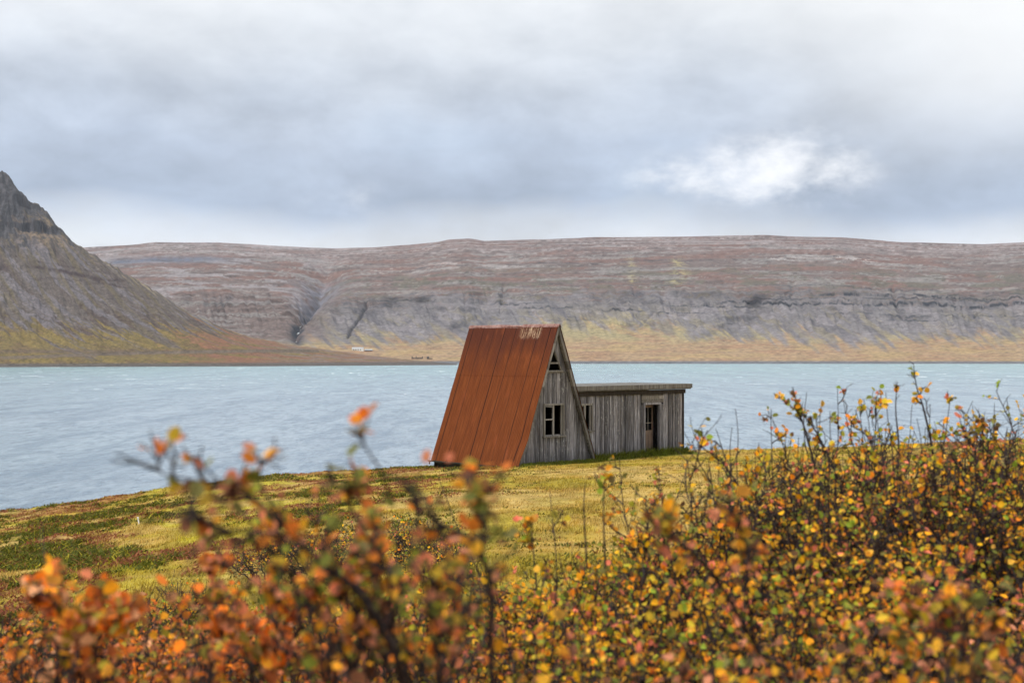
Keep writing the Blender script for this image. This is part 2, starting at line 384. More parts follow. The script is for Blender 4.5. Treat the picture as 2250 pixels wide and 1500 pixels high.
# ------------------------------------------------------------------ hut
hut = empty('wooden_cabin', (15*.016, 50.0, EYE-4.0), ANG)
tag(hut, 'derelict A-frame cabin with rusty iron roof and low grey plank annex', 'cabin')
Wd, H, LN = 3.92, 4.94, 4.6; MX = Wd/2
RH = random.Random(5)
def rake_z(x): return H*(1-abs(x-MX)/MX)
def plank_wall(x0, x1, zb, ztop, holes, step, y0, batten=None, thick=.022, seed=1):
    """vertical planks; ztop(x) gives the top; holes = convex polygons [(x,z)...] or rects"""
    m = MB(); r = random.Random(seed); x = x0; k_ = 0
    while x < x1-.01:
        w = min(step*r.uniform(.8, 1.25), x1-x); a, b = x+.006, x+w-.006; yo = y0-r.uniform(0, .010)
        k_ = (k_+1) % 2
        if batten and (k_ or r.random() < .15): yo -= batten
        bl = zb(x) if callable(zb) else zb
        # cut at hole edges: intervals removed at a and b
        segs = [((bl, bl), (ztop(a), ztop(b)))]
        for hf in holes:
            ia, ib = hf(a), hf(b); im = hf((a+b)/2)
            if im is None: continue
            ia = ia or im; ib = ib or im; new = []
            for (l0, l1), (t0, t1) in segs:
                if ia[0] <= l0:
                    new.append(((ia[1], ib[1]), (t0, t1)))
                elif ia[1] < max(t0, t1)+.5:
                    new.append(((l0, l1), (ia[0], ib[0])))
                    if ia[1] < t0 and ib[1] < t1: new.append(((ia[1], ib[1]), (t0, t1)))
                else: new.append(((l0, l1), (t0, t1)))
            segs = new
        for (l0, l1), (t0, t1) in segs:
            if t0-l0 < .01 and t1-l1 < .01: continue
            # a plank sometimes is two lengths butted together
            m.poly([(a, yo, l0), (b, yo, l1), (b, yo, max(t1, l1+.001)), (a, yo, max(t0, l0+.001))], (0, thick, 0))
        x += w
    return m
def rect(xa, xb, za, zb): return lambda x: (za, zb) if xa < x < xb else None
def tri(x):   # upper opening: apex (1.806,4.15) foot (1.496..2.233, 3.343)
    if x <= 1.47 or x >= 2.25: return None
    if x < 1.806: t = 3.343+(x-1.47)/(1.806-1.47)*(4.17-3.343)
    else: t = 4.17-(x-1.806)/(2.25-1.806)*(4.17-3.343)
    return (3.343, max(t, 3.345))
gw = (1.379, 2.328, 1.01, 2.11)
plank_wall(.03, Wd-.03, -.18, lambda x: max(rake_z(x)-.02, 0), [rect(*gw), tri], .105, .10, batten=.012, seed=3).build('gable_wall', M_WOOD, hut)
plank_wall(.03, Wd-.03, -.45, lambda x: max(rake_z(x)-.02, -.3), [], .14, LN-.08, seed=4).build('rear_wall', M_DARK, hut)
# horizontal drip board under the upper opening and a collar over the lower one
m = MB(); m.box(1.30, 2.50, .055, .085, 3.27, 3.315); m.build('drip_board', M_TRIM, hut)
# roof slopes
def slope(sign, name):
    ny, nt = 500, 46; yv = np.linspace(-.10, LN+.02, ny); tv = np.concatenate([np.linspace(0, .362, 15), [.3648, .3655, .368], np.linspace(.385, 1, nt-18)])
    Yg, Tg = np.meshgrid(yv, tv)
    zt = H+.03-(H+.05)*Tg; hx = MX*1.0*Tg+.055
    if sign < 0:   # front sheets sprung outward near the foot
        near = ss(-Yg, -1.0, .1); hx = hx+near*ss(Tg, .78, 1.0)*.10-near*np.exp(-((Tg-.8)/.09)**2)*.035
        zt = zt
    off = .009*np.sin(Yg*2*np.pi/.0762)+np.where(Tg < .3652, .005, 0)
    k = np.floor((Yg+.06)/.5875+.5); off = off+(k % 2)*.003+.002*np.sin(k*2.1+Tg*5)+.012*fbm(Yg*1.1, Tg*3, 77, 3)
    nx, nz = .93*sign, .37
    V = np.stack([MX+sign*hx+nx*off, Yg, zt+nz*off], -1)
    f = grid_faces(nt, ny); V2 = V-np.array([nx*.006, 0, nz*.006]); n0 = nt*ny
    return mesh_np(name, np.concatenate([V.reshape(-1, 3), V2.reshape(-1, 3)]), [f, f[:, ::-1]+n0], M_ROOF, hut, smooth=True)
slope(-1, 'roof_panel'); slope(1, 'roof_panel')
# decking under the iron
for sg in (-1, 1):
    m = MB(); xa = MX+sg*(MX+.0); 
    m.poly([(MX+sg*.03, .0, H-.06), (xa-sg*.03, .0, .02), (xa-sg*.03-sg*.03, .0, .02), (MX, .0, H-.13)], (0, LN-.04, 0)); m.build('roof_decking', M_DARK, hut)
# ridge cap, sprung at one joint
def cap(y0, y1, lift0, lift1):
    m = MB()
    for sg in (-1, 1):
        a = [(MX, y0, H+.10+lift0), (MX+sg*.08, y0, H-.01+lift0*.6), (MX+sg*.085, y0, H-.005+lift0*.6), (MX, y0, H+.108+lift0)]
        b_ = [(MX, y1, H+.10+lift1), (MX+sg*.08, y1, H-.01+lift1*.6), (MX+sg*.085, y1, H-.005+lift1*.6), (MX, y1, H+.108+lift1)]
        n = len(m.v); m.v += a+b_; m.f += [(n, n+1, n+5, n+4), (n+1, n+2, n+6, n+5), (n+2, n+3, n+7, n+6), (n+3, n, n+4, n+7), (n, n+3, n+2, n+1), (n+4, n+5, n+6, n+7)]
    return m.build('ridge_cap', M_CAP, hut)
cap(-.13, 1.75, .0, .005); cap(1.76, 3.1, -.03, .012); cap(3.11, LN+.05, .0, 0)
# rake boards on the front gable (two a side, front face and edge)
for sg in (-1, 1):
    m = MB(); n = 16
    prev = None
    for i in range(n):
        def P(t): 
            kx = (ss(t, .8, 1.0)*.07-math.exp(-((t-.8)/.09)**2)*.03) if sg < 0 else 0
            return (MX+sg*(MX*t+.02+kx), H-H*t-(.0 if sg < 0 else .02)*t)
        t0, t1 = i/n, (i+1)/n; (xa, za), (xb, zb) = P(t0), P(t1); wdt = .095 if sg < 0 else .105
        m.poly([(xa, -.085, za+.03), (xb, -.085, zb+.0), (xb-sg*wdt, -.085, zb), (xa-sg*wdt*min(1, .2+i*.8), -.085, za-.0)], (0, .12, 0))
    m.build('rake_board', M_RAKE if sg < 0 else M_TRIM, hut)
# footing under the left eave
plank_wall(.16, .2, -.6, lambda x: .12, [], .3, .1).build('corner_post', M_DARK, hut)
m = MB(); r = random.Random(9); yy_ = .14
while yy_ < LN-.1:
    w_ = r.uniform(.1, .2); m.box(.10+r.uniform(0, .03), .15, yy_, yy_+w_-.01, -.75, .18-r.uniform(0, .05)); yy_ += w_
m.build('footing_boards', M_DARK, hut)
m = MB(); m.beam((-.07, -.1, -.06), (-.10, LN+.12, -.035), .05, .05); m.build('eave_batten', M_DARK, hut)
m = MB(); m.box(-.12, -.09, LN+.02, LN+.05, -.16, -.02); m.build('eave_bracket', M_DARK, hut)
m = MB(); m.box(.06, Wd-.06, .15, LN-.1, -.15, -.05); m.build('cabin_floor', M_INT, hut)

def window(parent, xa, xb, za, zb, y, mull, bars, sash_mat=M_TRIM, casing=.07, name='window'):
    e = MB()
    e.box(xa-casing, xa, y-.035, y+.05, za-.0, zb+casing); e.box(xb, xb+casing, y-.035, y+.05, za-.0, zb+casing)
    e.box(xa+.001, xb-.001, y-.034, y+.049, zb, zb+casing-.003)
    w = e.build(name, M_TRIM, parent)
    s = MB(); s.box(xa-casing-.04, xb+casing+.04, y-.085, y+.06, za-.055, za-.001); s.build('sill', M_TRIM, w)
    j = MB(); t = .035
    j.box(xa+.001, xa+t, y-.01, y+.04, za+.001, zb-.001); j.box(xb-t*2.2, xb-.001, y+.01, y+.06, za+.001, zb-.001)
    j.box(mull-.035, mull+.03, y-.02, y+.035, za+.002, zb-.002)
    for (b0, b1, bz) in bars: j.box(b0, b1, y-.012, y+.028, bz-.02, bz+.025)
    j.box(xa+t+.001, mull-.036, y-.008, y+.03, zb-.045, zb-.002); j.box(xa+t+.001, xb-.1, y+.04, y+.066, za+.001, za+.04)
    j.build('sash', M_RAKE, w)
    return w
w1 = window(hut, *gw, .08, 1.83, [(gw[0]+.036, 1.83-.036, 1.60)])
m = MB(); m.beam((1.41, .055, 2.075), (1.76, .05, 2.045), .02, .025); m.build('broken_glazing_bar', M_RAKE, w1)
# upper triangular opening
e = MB()
e.beam((1.47, .075, 3.33), (1.80, .075, 4.16), .05, .05, (0, 1, 0)); e.beam((2.25, .075, 3.33), (1.815, .075, 4.16), .05, .06, (0, 1, 0))
uw = e.build('gable_opening', M_TRIM, hut)
m = MB(); m.box(1.40, 2.30, .03, .13, 3.315, 3.37); m.build('sill', M_RAKE, uw)
m = MB(); m.box(1.60, 2.13, .05, .10, 3.60, 3.665); m.build('crossbar', M_RAKE, uw)

# annex
AX0, AX1, AY, AD = 2.6, 9.59, .35, 3.2
TOPZ = 2.49
aw = (3.42, 4.14, 1.11, 2.05); dr = (7.22, 8.10, .10, 2.0)
annex_w = plank_wall(AX0, AX1, lambda x: -.2, lambda x: TOPZ, [rect(*aw), rect(dr[0], dr[1], -.5, 2.0), rect(7.02, 8.36, 2.0, 2.46)], .115, AY, batten=.024, seed=8).build('annex_wall', M_WOOD, hut)
m = MB(); z = 2.065
while z < 2.47: m.box(7.03, 8.35, AY-.035, AY-.005, z, min(z+.062, 2.48)); z += .066
m.build('door_header_boards', M_TRIM, hut)
# end and rear walls of the annex, corner posts, top beam, roof
m = MB(); yy_ = AY+.001
r = random.Random(12)
while yy_ < AD+.2: 
    w_ = r.uniform(.1, .14); m.box(AX1-.012, AX1+.02-r.uniform(0, .01), yy_+.02, yy_+w_+.015, -.3, TOPZ-.01); yy_ += w_
m.build('annex_end_wall', M_WOOD, hut)
plank_wall(AX0+1, AX1-.02, -.3, lambda x: TOPZ, [], .14, AD+.2, seed=18).build('annex_rear_wall', M_DARK, hut)
m = MB(); m.box(AX1-.03, AX1+.035, AY-.05, AY-.001, -.2, TOPZ-.05); m.build('corner_post', M_DARK, hut)
m = MB(); m.box(2.95, AX1+.10, AY-.075, AY-.036, TOPZ-.10, TOPZ+.06); m.build('wall_plate', M_DARK, hut)
m = MB(); m.box(2.85, 9.98, .16, .195, 2.60, 2.765); m.box(9.95, 9.985, .196, 3.6, 2.60, 2.765); m.build('fascia_board', M_TRIM, hut)
m = MB(); m.poly([(2.4, .20, 2.56), (9.94, .20, 2.56), (9.94, .20, 2.755), (2.4, .20, 2.755)], (0, 3.5, 0)); m.build('annex_roof', M_FELT, hut)
m = MB(); m.box(2.6, AX1-.05, AY+.05, AD+.1, -.15, .02); m.build('annex_floor', M_INT, hut)
window(hut, *aw, AY-.02, 3.78, [(aw[0]+.036, 3.78-.036, 1.60)])
# door frame, glazed door standing ajar
m = MB(); m.box(dr[0]-.09, dr[0], AY-.06, AY+.06, -.1, 2.06); m.box(dr[1], dr[1]+.09, AY-.06, AY+.06, -.1, 2.06); m.box(dr[0]+.001, dr[1]-.001, AY-.058, AY+.058, 1.98, 2.058)
df = m.build('door_frame', M_WOOD, hut)
m = MB(); m.box(dr[0], dr[1], AY-.10, AY+.08, -.1, .10); m.build('threshold', M_TRIM, df)
dl = empty('door', (dr[0]+.02, AY+.05, .11)); dl.parent = hut; dl.rotation_euler.z = R(13)
dw, dh = .80, 1.85
m = MB()
m.box(0, .10, 0, .04, 0, dh); m.box(dw-.11, dw, 0, .04, 0, dh); m.box(.10, dw-.11, .002, .038, dh-.10, dh-.002)
m.box(.10, dw-.11, .002, .038, .72, .86); m.box(.10, dw-.11, .002, .038, .002, .16); m.box(.10, dw-.11, .012, .03, .16, .72)
m.build('door_leaf', wood_mat('door_wood', (130,108,94), (66,56,50), .3), dl)
m = MB(); m.box(.38, .41, .008, .03, .861, dh-.101); m.box(.1, dw-.11, .009, .029, 1.14, 1.165); m.build('glazing_bars', M_RAKE, dl)
m = MB(); m.box(.101, dw-.111, .017, .021, .861, dh-.101); m.build('glass_pane', M_GLASS, dl)
m = MB(); m.beam((dw-.06, -.06, .98), (dw-.06, .0, .98), .02, .02); m.beam((dw-.06, -.06, .98), (dw-.16, -.06, .98), .018, .018); m.build('handle', M_CAP, dl)

# ------------------------------------------------------------------ fjord
def water_mat():
    m, T, b = principled('fjord_water', .22, .5)
    b.inputs['IOR'].default_value = 1.33
    p = T.new('ShaderNodeNewGeometry').outputs['Position']; s = T.sep(p)
    sc = lambda k, kx, ky, dt, rg=.6: T.noise(T.comb(T.m('MULTIPLY', s[0], kx*k), T.m('MULTIPLY', s[1], ky*k), 0.0), 1, dt, rg, .3)
    big = sc(1, .0035, .0016, 4); mid = sc(1, .03, .012, 4)
    c = T.mix(T.smooth(s[1], 350, 2000), col((140,156,170), .98), col((122,158,160), 1.0))
    c = T.mix(T.m('MULTIPLY', T.smooth(big, .4, .65), .4), c, col((132,158,168)))
    waves = T.m('ADD', T.m('MULTIPLY', sc(1, .55, .30, 6, .72), 1.1), T.m('ADD', T.m('MULTIPLY', sc(1, .13, .06, 4), 2.2), T.m('MULTIPLY', mid, 2.0)))
    for (kx, ky, am) in ((.9, .28, .35), (.40, .10, .55), (.12, .022, .5), (.035, .0045, .4)):  # light and dark sides of the ripples painted into the colour
        w_ = sc(1, kx, ky, 5, .7)
        c = T.mix(T.m('MULTIPLY', T.smooth(w_, .52, .38), am), c, col((92,114,134))); c = T.mix(T.m('MULTIPLY', T.smooth(w_, .55, .72), am*.5), c, col((178,196,206)))
    # whitecaps
    cap_ = T.m('MULTIPLY', T.smooth(sc(1, .16, .06, 6, .72), .66, .69), T.smooth(mid, .52, .62))
    capf = T.m('MULTIPLY', T.m('MULTIPLY', T.smooth(sc(1, .030, .016, 6, .8), .60, .635), T.smooth(s[1], 500, 1400)), T.smooth(sc(1, .004, .003, 3), .42, .6))
    f_ = T.m('MAXIMUM', cap_, capf)
    c = T.mix(f_, c, col((228,234,236))); T.l.new(c, b.inputs['Base Color'])
    T.set(b.inputs['Roughness'], T.m('MULTIPLY_ADD', f_, .6, .25))
    bump(T, b, waves, 1.0, .8)
    return m
wx = np.linspace(-11000, 11000, 60); wy = np.concatenate([np.linspace(-3000, 3500, 60), np.linspace(3600, 12000, 10)])
X2, Y2 = np.meshgrid(wx, wy)
tag(mesh_np('water', np.stack([X2, Y2, X2*0], -1).reshape(-1, 3), grid_faces(*X2.shape), water_mat()), kind='structure')

# ------------------------------------------------------------------ far plateau across the fjord
SPX = np.array([-4000, -1500, 180, 340, 480, 600, 740, 900, 985, 1030, 1065, 1250, 1450, 1680, 1850, 1950, 2100, 2160, 2250, 3600, 6000.])
SPY = np.array([600, 560, 545, 533, 533, 540, 546, 539, 527, 524, 529, 523, 520, 517, 521, 530, 535, 537, 532, 540, 600.])
px = np.concatenate([np.linspace(-3600, 80, 110), np.linspace(90, 2330, 1250), np.linspace(2350, 5800, 110)])
Q = np.concatenate([np.linspace(-.06, 0, 4), np.linspace(.004, .62, 300), np.linspace(.624, 1, 120)])
QR = (799-np.array([815, 799, 790, 775, 750, 720, 680, 640, 620, 590, 560, 520.]))/279
DR = np.array([2480, 2600, 2760, 2960, 3230, 3440, 3640, 3800, 4080, 4560, 5200, 6200.])
PXg, Qg = np.meshgrid(px, Q)
crest = np.interp(PXg, SPX, SPY)
Dg = np.interp(Qg, QR, DR); azg = (PXg-CX)/F
# coves and spurs
Dg = Dg+fbm(azg*9, Qg*1.2, 5, 4)*260*ss(Qg, 0, .1)*ss(-Qg, -1, -.8)
py = 799-(799-crest)*Qg
Zg = EYE+(HY-py)/F*Dg
Xw = azg*Dg
# gorge with the waterfall, smaller ravines, scree gullies, rock terraces
gq = np.array([.12, .2, .35, .5, .62, .8, 1.0]); gpx = np.array([652, 652, 656, 668, 690, 722, 740])
gc = np.interp(Qg, gq, gpx); dgo = (PXg-gc+fbm(Qg*14, PXg*.001, 8, 3)*16)
wv = 9+26*ss(Qg, .25, .8)
Zg = Zg-np.exp(-(np.abs(dgo)/wv)**1.4)*(18*ss(Qg, .16, .24)+40*ss(Qg, .28, .5))*ss(-Qg, -.98, -.6)
d2 = PXg-np.interp(Qg, [.2, .5], [758, 806])+fbm(Qg*22, PXg*.002, 9, 3)*7
g2 = np.exp(-(np.abs(d2)/3.6)**2)*ss(Qg, .2, .26)*ss(-Qg, -.56, -.5)
Zg = Zg-g2*9
for (p0, p1, q0, q1, dp) in ((1108, 1096, .38, .62, 14), (1960, 1985, .36, .62, 16), (1744, 1735, .4, .66, 10), (1440, 1395, .26, .4, 7), (1560, 1500, .22, .36, 6), (1860, 1800, .2, .42, 7), (300, 380, .3, .6, 8), (2170, 2120, .3, .52, 9)):
    dd = PXg-np.interp(Qg, [q0, q1], [p1, p0])+fbm(Qg*20, PXg*.003, p0*.01, 3)*8
    Zg = Zg-np.exp(-(dd/4)**2)*ss(Qg, q0, q0+.04)*ss(-Qg, -q1-.03, -q1)*dp*.45
midb = ss(Qg, .18, .34)*ss(-Qg, -.66, -.5)
gul = np.abs(fbm(azg*110+Qg*3, Qg*2.2, 14, 4)); Zg = Zg+(gul-.2)*11*midb
Zg = Zg+fbm(azg*60, Qg*12, 15, 5)*3.2*ss(Qg, .02, .2)*ss(-Qg, -1, -.9)
per = 21.0; ph = Zg/per+fbm(azg*8, Qg*2, 16, 3)*1.2; fr = ph-np.floor(ph)
terr = (ss(fr, .25, .75)-fr)*per*.55
Zg = Zg+terr*.7*ss(Qg, .3, .42)*(.35+.65*ss(fbm(azg*14, Qg*3, 19, 3), -.2, .2))
Zg = np.where(Qg <= 0, np.minimum(Zg, 1+Qg*60), Zg)
q = Qg
def cst(kx, kq, s, o=5, g=.55, sh=0): return fbm(azg*kx+q*sh, q*kq, s, o, g)
fold = ss(PXg, 640, 760)                       # 0 left of the gorge, 1 right of it
wb = cst(6, 3, 50, 3)*.05                        # wander of the bands
qq = q+wb*.8
c = np.zeros(q.shape+(3,))+L3((158,134,104))
pk = cst(30, 60, 51, 5)
c = mixc(c, L3((150,116,90)), ss(pk, -.1, .25)*.7)
c = mixc(c, L3((166,144,100)), ss(cst(20, 26, 52), .05, .3)*.6)
olive = ss(qq, .14, .22)
c = mixc(c, L3((154,142,106)), olive*ss(cst(40, 9, 53, 5, .6, 6), -.35, .15))
# scree, fanning downhill
pyr = 799-279*q                                   # nominal height scale of the bands
shf = .035*ss(PXg, 1550, 1800)-.10*np.exp(-((PXg-1320)/190)**2)+.03*np.exp(-((PXg-900)/120)**2)
fine = cst(260, 150, 190, 4, .65); med = cst(90, 50, 191, 5, .65)
scr = ss(qq+shf+cst(120, 4, 54, 5, .65, 12)*.14+cst(14, 2, 55, 3)*.06+fine*.05, .17, .29)
c = mixc(c, L3((116,112,114)), scr)
c = mixc(c, L3((96,92,97)), scr*ss(cst(150, 6, 57, 5, .65, 12), .0, .25)*.8)
c = mixc(c, L3((136,126,100)), scr*ss(cst(100, 6, 56, 5, .65, 12)+.30*np.exp(-((PXg-1320)/200)**2)+(.36-q)*.5, .14, .30)*.5*ss(-q, -.52, -.34))
c = mixc(c, L3((138,132,136)), scr*ss(cst(40, 10, 59, 5, .6, 4), .10, .2)*.5)
# rust heath above the scree, blending through broken patches
up = ss(qq+cst(26, 10, 58, 4)*.09+med*.12+fine*.06, .50, .60)*fold+ss(qq+cst(26, 10, 58, 4)*.07+fine*.04, .17, .24)*(1-fold)
c = mixc(c, L3((110,96,92)), up)
c = mixc(c, L3((92,78,74)), up*ss(cst(60, 40, 193, 6, .72), .02, .14)*.85)
c = mixc(c, L3((116,86,76)), up*ss(cst(10, 26, 90, 6, .66)+med*.25, .0, .12)*.75*ss(q, .5, .62))
c = mixc(c, L3((94,92,78)), up*fold*ss(cst(34, 16, 196, 6, .7), .08, .2)*.7*ss(-q, -.82, -.7))
for (p_, w_) in ((1385, 12), (1492, 14)):
    c = mixc(c, L3((150,140,100)), np.exp(-((PXg-p_+cst(60, 20, 197+p_*.01, 3)*20)/w_)**2)*ss(q, .6, .66)*ss(-q, -.86, -.8)*ss(fine+med, -.3, .2)*.8)
c = mixc(c, L3((130,126,124)), up*ss(cst(14, 30, 92, 6, .62)+fine*.35, .20, .28)*.75)
# bare stone lobes, pale slivers under the rim
sl_ = (np.exp(-((q-.825)/.028)**2)*ss(PXg, 1640, 1700)*ss(-PXg, -2000, -1930)+.6*np.exp(-((q-.80)/.04)**2)*ss(PXg, 800, 840)*ss(-PXg, -1250, -1100))
c = mixc(c, L3((172,166,164)), np.clip(sl_*ss(cst(50, 60, 198, 5, .65, 30), .06, .14), 0, 1)*.9)
c = mixc(c, L3((138,132,134)), (1-fold)*ss(cst(20, 18, 96, 6, .65, 6)+.22*np.exp(-((PXg-390)/70)**2-((q-.68)/.06)**2), .16, .22)*ss(q, .45, .6)*.85)
# gravel plateau on top with thin heath lines
top = ss(q+med*.05, .86, .95)
c = mixc(c, L3((146,138,138)), top*ss(cst(9, 110, 97, 5, .6)+fine*.4, -.12, .02)*.9)
c = mixc(c, L3((110,88,82)), top*ss(cst(7, 90, 199, 5, .6)+fine*.3, .10, .2)*.7)
rimd = np.exp(-((q-(.865+cst(7, 1, 98, 3)*.02))/.026)**2)*ss(PXg, 215, 260)*ss(-PXg, -560, -420)
c = mixc(c, L3((88,94,110)), rimd*(.6+.4*ss(fine, -.2, .1)))
# basalt ledges: thin, broken, darkest on the right
led = np.zeros_like(q)
for (yl, wq, xa, xb, st) in ((663, 3.2, 1840, 2400, 1.0), (645, 2.4, 1800, 2200, .8), (652, 1.6, 1880, 2400, .7), (668, 2.4, 1575, 1900, .9), (676, 1.8, 1460, 1660, .8), (699, 1.8, 1960, 2060, .8), (656, 1.5, 1640, 1900, .6),
        (683, 1.6, 1330, 1560, .8), (691, 1.4, 1820, 2300, .5), (630, 1.8, 1700, 2300, .45), (640, 1.5, 2000, 2400, .5), (672, 1.5, 1130, 1290, .7), (664, 1.4, 1080, 1200, .6), (703, 1.5, 1220, 1290, .6), (648, 1.6, 740, 980, .5), (664, 1.4, 700, 900, .35), (625, 1.6, 1090, 1500, .35), (578, 1.8, 900, 1300, .45), (572, 1.6, 1330, 1560, .4)):
    y0_ = yl+cst(16, 0, 60+yl*.1, 4)*9
    led = np.maximum(led, np.exp(-(np.abs(pyr-y0_)/wq)**2)*ss(PXg, xa-30, xa+30)*ss(-PXg, -xb-30, -xb+30)*st*(.25+.75*ss(cst(120, 3, 70+yl*.1, 5, .7), -.18, .02)))
led = np.clip(led*(.65+.6*ss(fine, -.15, .15)), 0, 1)
c = mixc(c, L3((34,37,46)), np.clip(led*1.35, 0, 1))
# dark rock in gorge and ravines, the gorge shadow painted into its colour
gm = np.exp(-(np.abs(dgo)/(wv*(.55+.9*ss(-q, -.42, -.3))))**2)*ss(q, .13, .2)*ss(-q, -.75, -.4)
c = mixc(c, L3((116,114,124)), np.exp(-(dgo/(wv*1.5))**2)*ss(q, .42, .5)*ss(-q, -.8, -.7)*ss(med, -.3, 0))
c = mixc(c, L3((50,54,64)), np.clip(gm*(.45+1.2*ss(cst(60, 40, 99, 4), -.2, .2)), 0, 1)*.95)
c = mixc(c, L3((70,68,74)), np.clip(g2, 0, 1)*.55)
c = mixc(c, L3((104,106,112)), ss(-q, -.030, -.012))
c = np.clip(c*(1+.45*fine[..., None]+.25*med[..., None]), .01, 1)
M_HILL = tint_mat('fell_slopes', .09, 1.1, .10, 3, stretch=True)
Vh = np.stack([azg*Dg, Dg, Zg], -1)
# plateau running on behind the skyline
back = Vh[-1].copy(); back2 = back*1.35; back2[:, 2] = back[:, 2]-60
Vh = np.concatenate([Vh, back2[None]], 0); c = np.concatenate([c, c[-1:]], 0)
c = c*.92
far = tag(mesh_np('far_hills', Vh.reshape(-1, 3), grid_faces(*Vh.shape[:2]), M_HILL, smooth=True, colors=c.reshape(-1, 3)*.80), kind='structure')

def far_point(p, q_):
    j = int(np.argmin(np.abs(px-p))); i = int(np.argmin(np.abs(Q-q_))); return Vh[i, j].copy()
# waterfall: a broken white thread down the gorge
m, T, b = principled('falling_water', .5, .4); b.inputs['Base Color'].default_value = col((225,232,236)); M_FALL = m
vs = []; fs = []
rr = random.Random(4)
for (qa, qb, off) in ((.20, .235, 0), (.27, .31, 2), (.335, .38, 5)):
    n = 8
    for i in range(n+1):
        q_ = qa+(qb-qa)*i/n; P = far_point(np.interp(q_, gq, gpx)+off+rr.uniform(-1, 1), q_)+np.array([0, -14, 5.]); w_ = rr.uniform(.5, 1.3)
        vs += [P+[-w_, 0, 0], P+[w_, 0, 0], P+[w_, 2.5, -1], P+[-w_, 2.5, -1]]
        if i: 
            k = len(vs)-8
            for a_, b_ in ((0, 1), (1, 2), (2, 3), (3, 0)): fs.append((k+a_, k+b_, k+b_+4, k+a_+4))
tag(mesh_np('waterfall', np.array(vs), np.array(fs), M_FALL), kind='structure')

# ------------------------------------------------------------------ nearer mountain on the left
LPX = np.array([-2600, -1200, -500, -200, -60, -15, 5, 18, 40, 62, 85, 108, 122, 138, 152, 178, 240, 330, 420, 500, 560, 640, 720, 800, 900, 1000, 1040.])
LPY = np.array([560, 430, 330, 380, 372, 384, 376, 384, 416, 440, 450, 470, 494, 506, 524, 543, 580, 632, 688, 724, 742, 757, 768, 779, 790, 799, 806.])
px2 = np.concatenate([np.linspace(-2500, -60, 110), np.linspace(-55, 1040, 820)])
q2 = np.concatenate([np.linspace(-.08, 0, 3), np.linspace(.006, 1, 330), np.linspace(1.02, 1.5, 24)])
P2, Q2 = np.meshgrid(px2, q2); az2 = (P2-CX)/F
cr2 = np.interp(P2, LPX, LPY); shore_y = np.interp(P2, [-2500, 0, 560, 1040], [808, 806.5, 804.5, 801.5]); Ds = EYE/(shore_y-HY)*F
hgt = (shore_y-cr2)                    # px height
dep = 120+hgt*1.75
qc = np.clip(Q2, 0, 1)
prof = np.where(hgt > 40, .09*ss(qc, 0, .12)+.02*qc+.89*ss(qc, .05, 1.1)**1.0/ss(1.0, .05, 1.1), ss(qc, 0, 1)*.5+qc*.5)
prof = prof*1.0
ptop = (.09+.02+.89); prof = np.where(hgt > 40, prof/ptop, prof)
Dm = Ds+dep*np.clip(Q2, -1, 1)**.93 if False else Ds+dep*Q2
pyy = shore_y-hgt*np.clip(prof, 0, 1)
Zm = EYE+(HY-pyy)/F*Dm
Zm = np.where(Q2 > 1, (EYE+(HY-cr2)/F*(Ds+dep))-(Q2-1)*hgt*1.1, Zm)
Zm = np.where(Q2 < 0, Q2*40, Zm)
amp = np.clip(hgt/400, 0, 1)*ss(Q2, .08, .3)
fr_ = fbm(az2*70+Q2*4, Q2*3.0, 33, 5); rid = np.abs(fr_)
Zm = Zm+(rid-.22)*10*amp*ss(-Q2, -1.02, -.9)
Zm = Zm+fbm(az2*120, Zm*.03, 35, 4)*(4+7*ss(Zm, 180, 260)*ss(-Q2, -1, -.8))*amp
Zm = Zm-fbm(az2*200, Q2*1.0, 39, 3)*6*amp*ss(Q2, .9, 1)
phs = (Zm+az2*-160)/46+fbm(az2*10, Q2*3, 36, 3)*.8; frp = phs-np.floor(phs)
hs = ss(Zm, 195, 240)
wz = fbm(az2*14, Q2*2, 38, 4)*26+fbm(az2*90, Q2*8, 37, 3)*8; zi = Zm+wz
zo = np.interp(zi, [0, 150, 162, 167, 182, 232, 246, 256, 280, 286, 300, 310, 352, 500], [0, 150, 156, 173, 182, 232, 236, 270, 280, 286, 290, 328, 352, 500])
Zm = Zm+(zo-zi)*ss(Zm, 100, 140)*np.where(Q2 <= .96, 1, .3)*.55*ss(Zm, 190, 230)*(.3+.7*ss(fbm(az2*40, Q2*3, 34, 3), -.2, .2))
steep = np.abs(np.gradient(zo, axis=0)/(np.abs(np.gradient(zi, axis=0))+1e-3)); steep = ss(steep, 1.3, 2.6)
K = lambda kx, kq, s, o=5, g=.55, sh=0: fbm(az2*kx+Q2*sh, Q2*kq, s, o, g)
fi2 = K(420, 160, 131, 4, .65); me2 = K(150, 40, 132, 5, .65)
c = np.zeros(Q2.shape+(3,))+L3((108,94,56))
c = mixc(c, L3((102,84,58)), ss(K(40, 14, 101, 5, .65)+me2*.3, .0, .16)*.85)
c = mixc(c, L3((120,104,58)), ss(K(60, 8, 102, 5, .65, 12)+fi2*.3, .06, .2)*.8)
c = mixc(c, L3((124,86,68)), ss(P2+me2*120, 360, 480)*ss(K(24, 12, 103)+fi2*.3, -.2, .0)*.9)
c = mixc(c, L3((118,108,104)), ss(P2, 520, 700)*ss(K(50, 24, 104, 5, .65)+fi2*.3, .0, .14)*.8)
sc_ = ss(Zm+K(90, 3, 105, 5, .6, 18)*70+K(20, 3, 106, 3)*30+me2*14, 46, 72)
c = mixc(c, L3((92,84,80)), sc_)
c = mixc(c, L3((84,74,70)), sc_*ss(K(110, 3, 108, 6, .62, 16), .02, .16)*.8)
c = mixc(c, L3((104,99,103)), sc_*ss(K(36, 2, 121, 5, .6, 12)+fi2*.15, .02, .12)*.85*ss(-Zm, -235, -205))
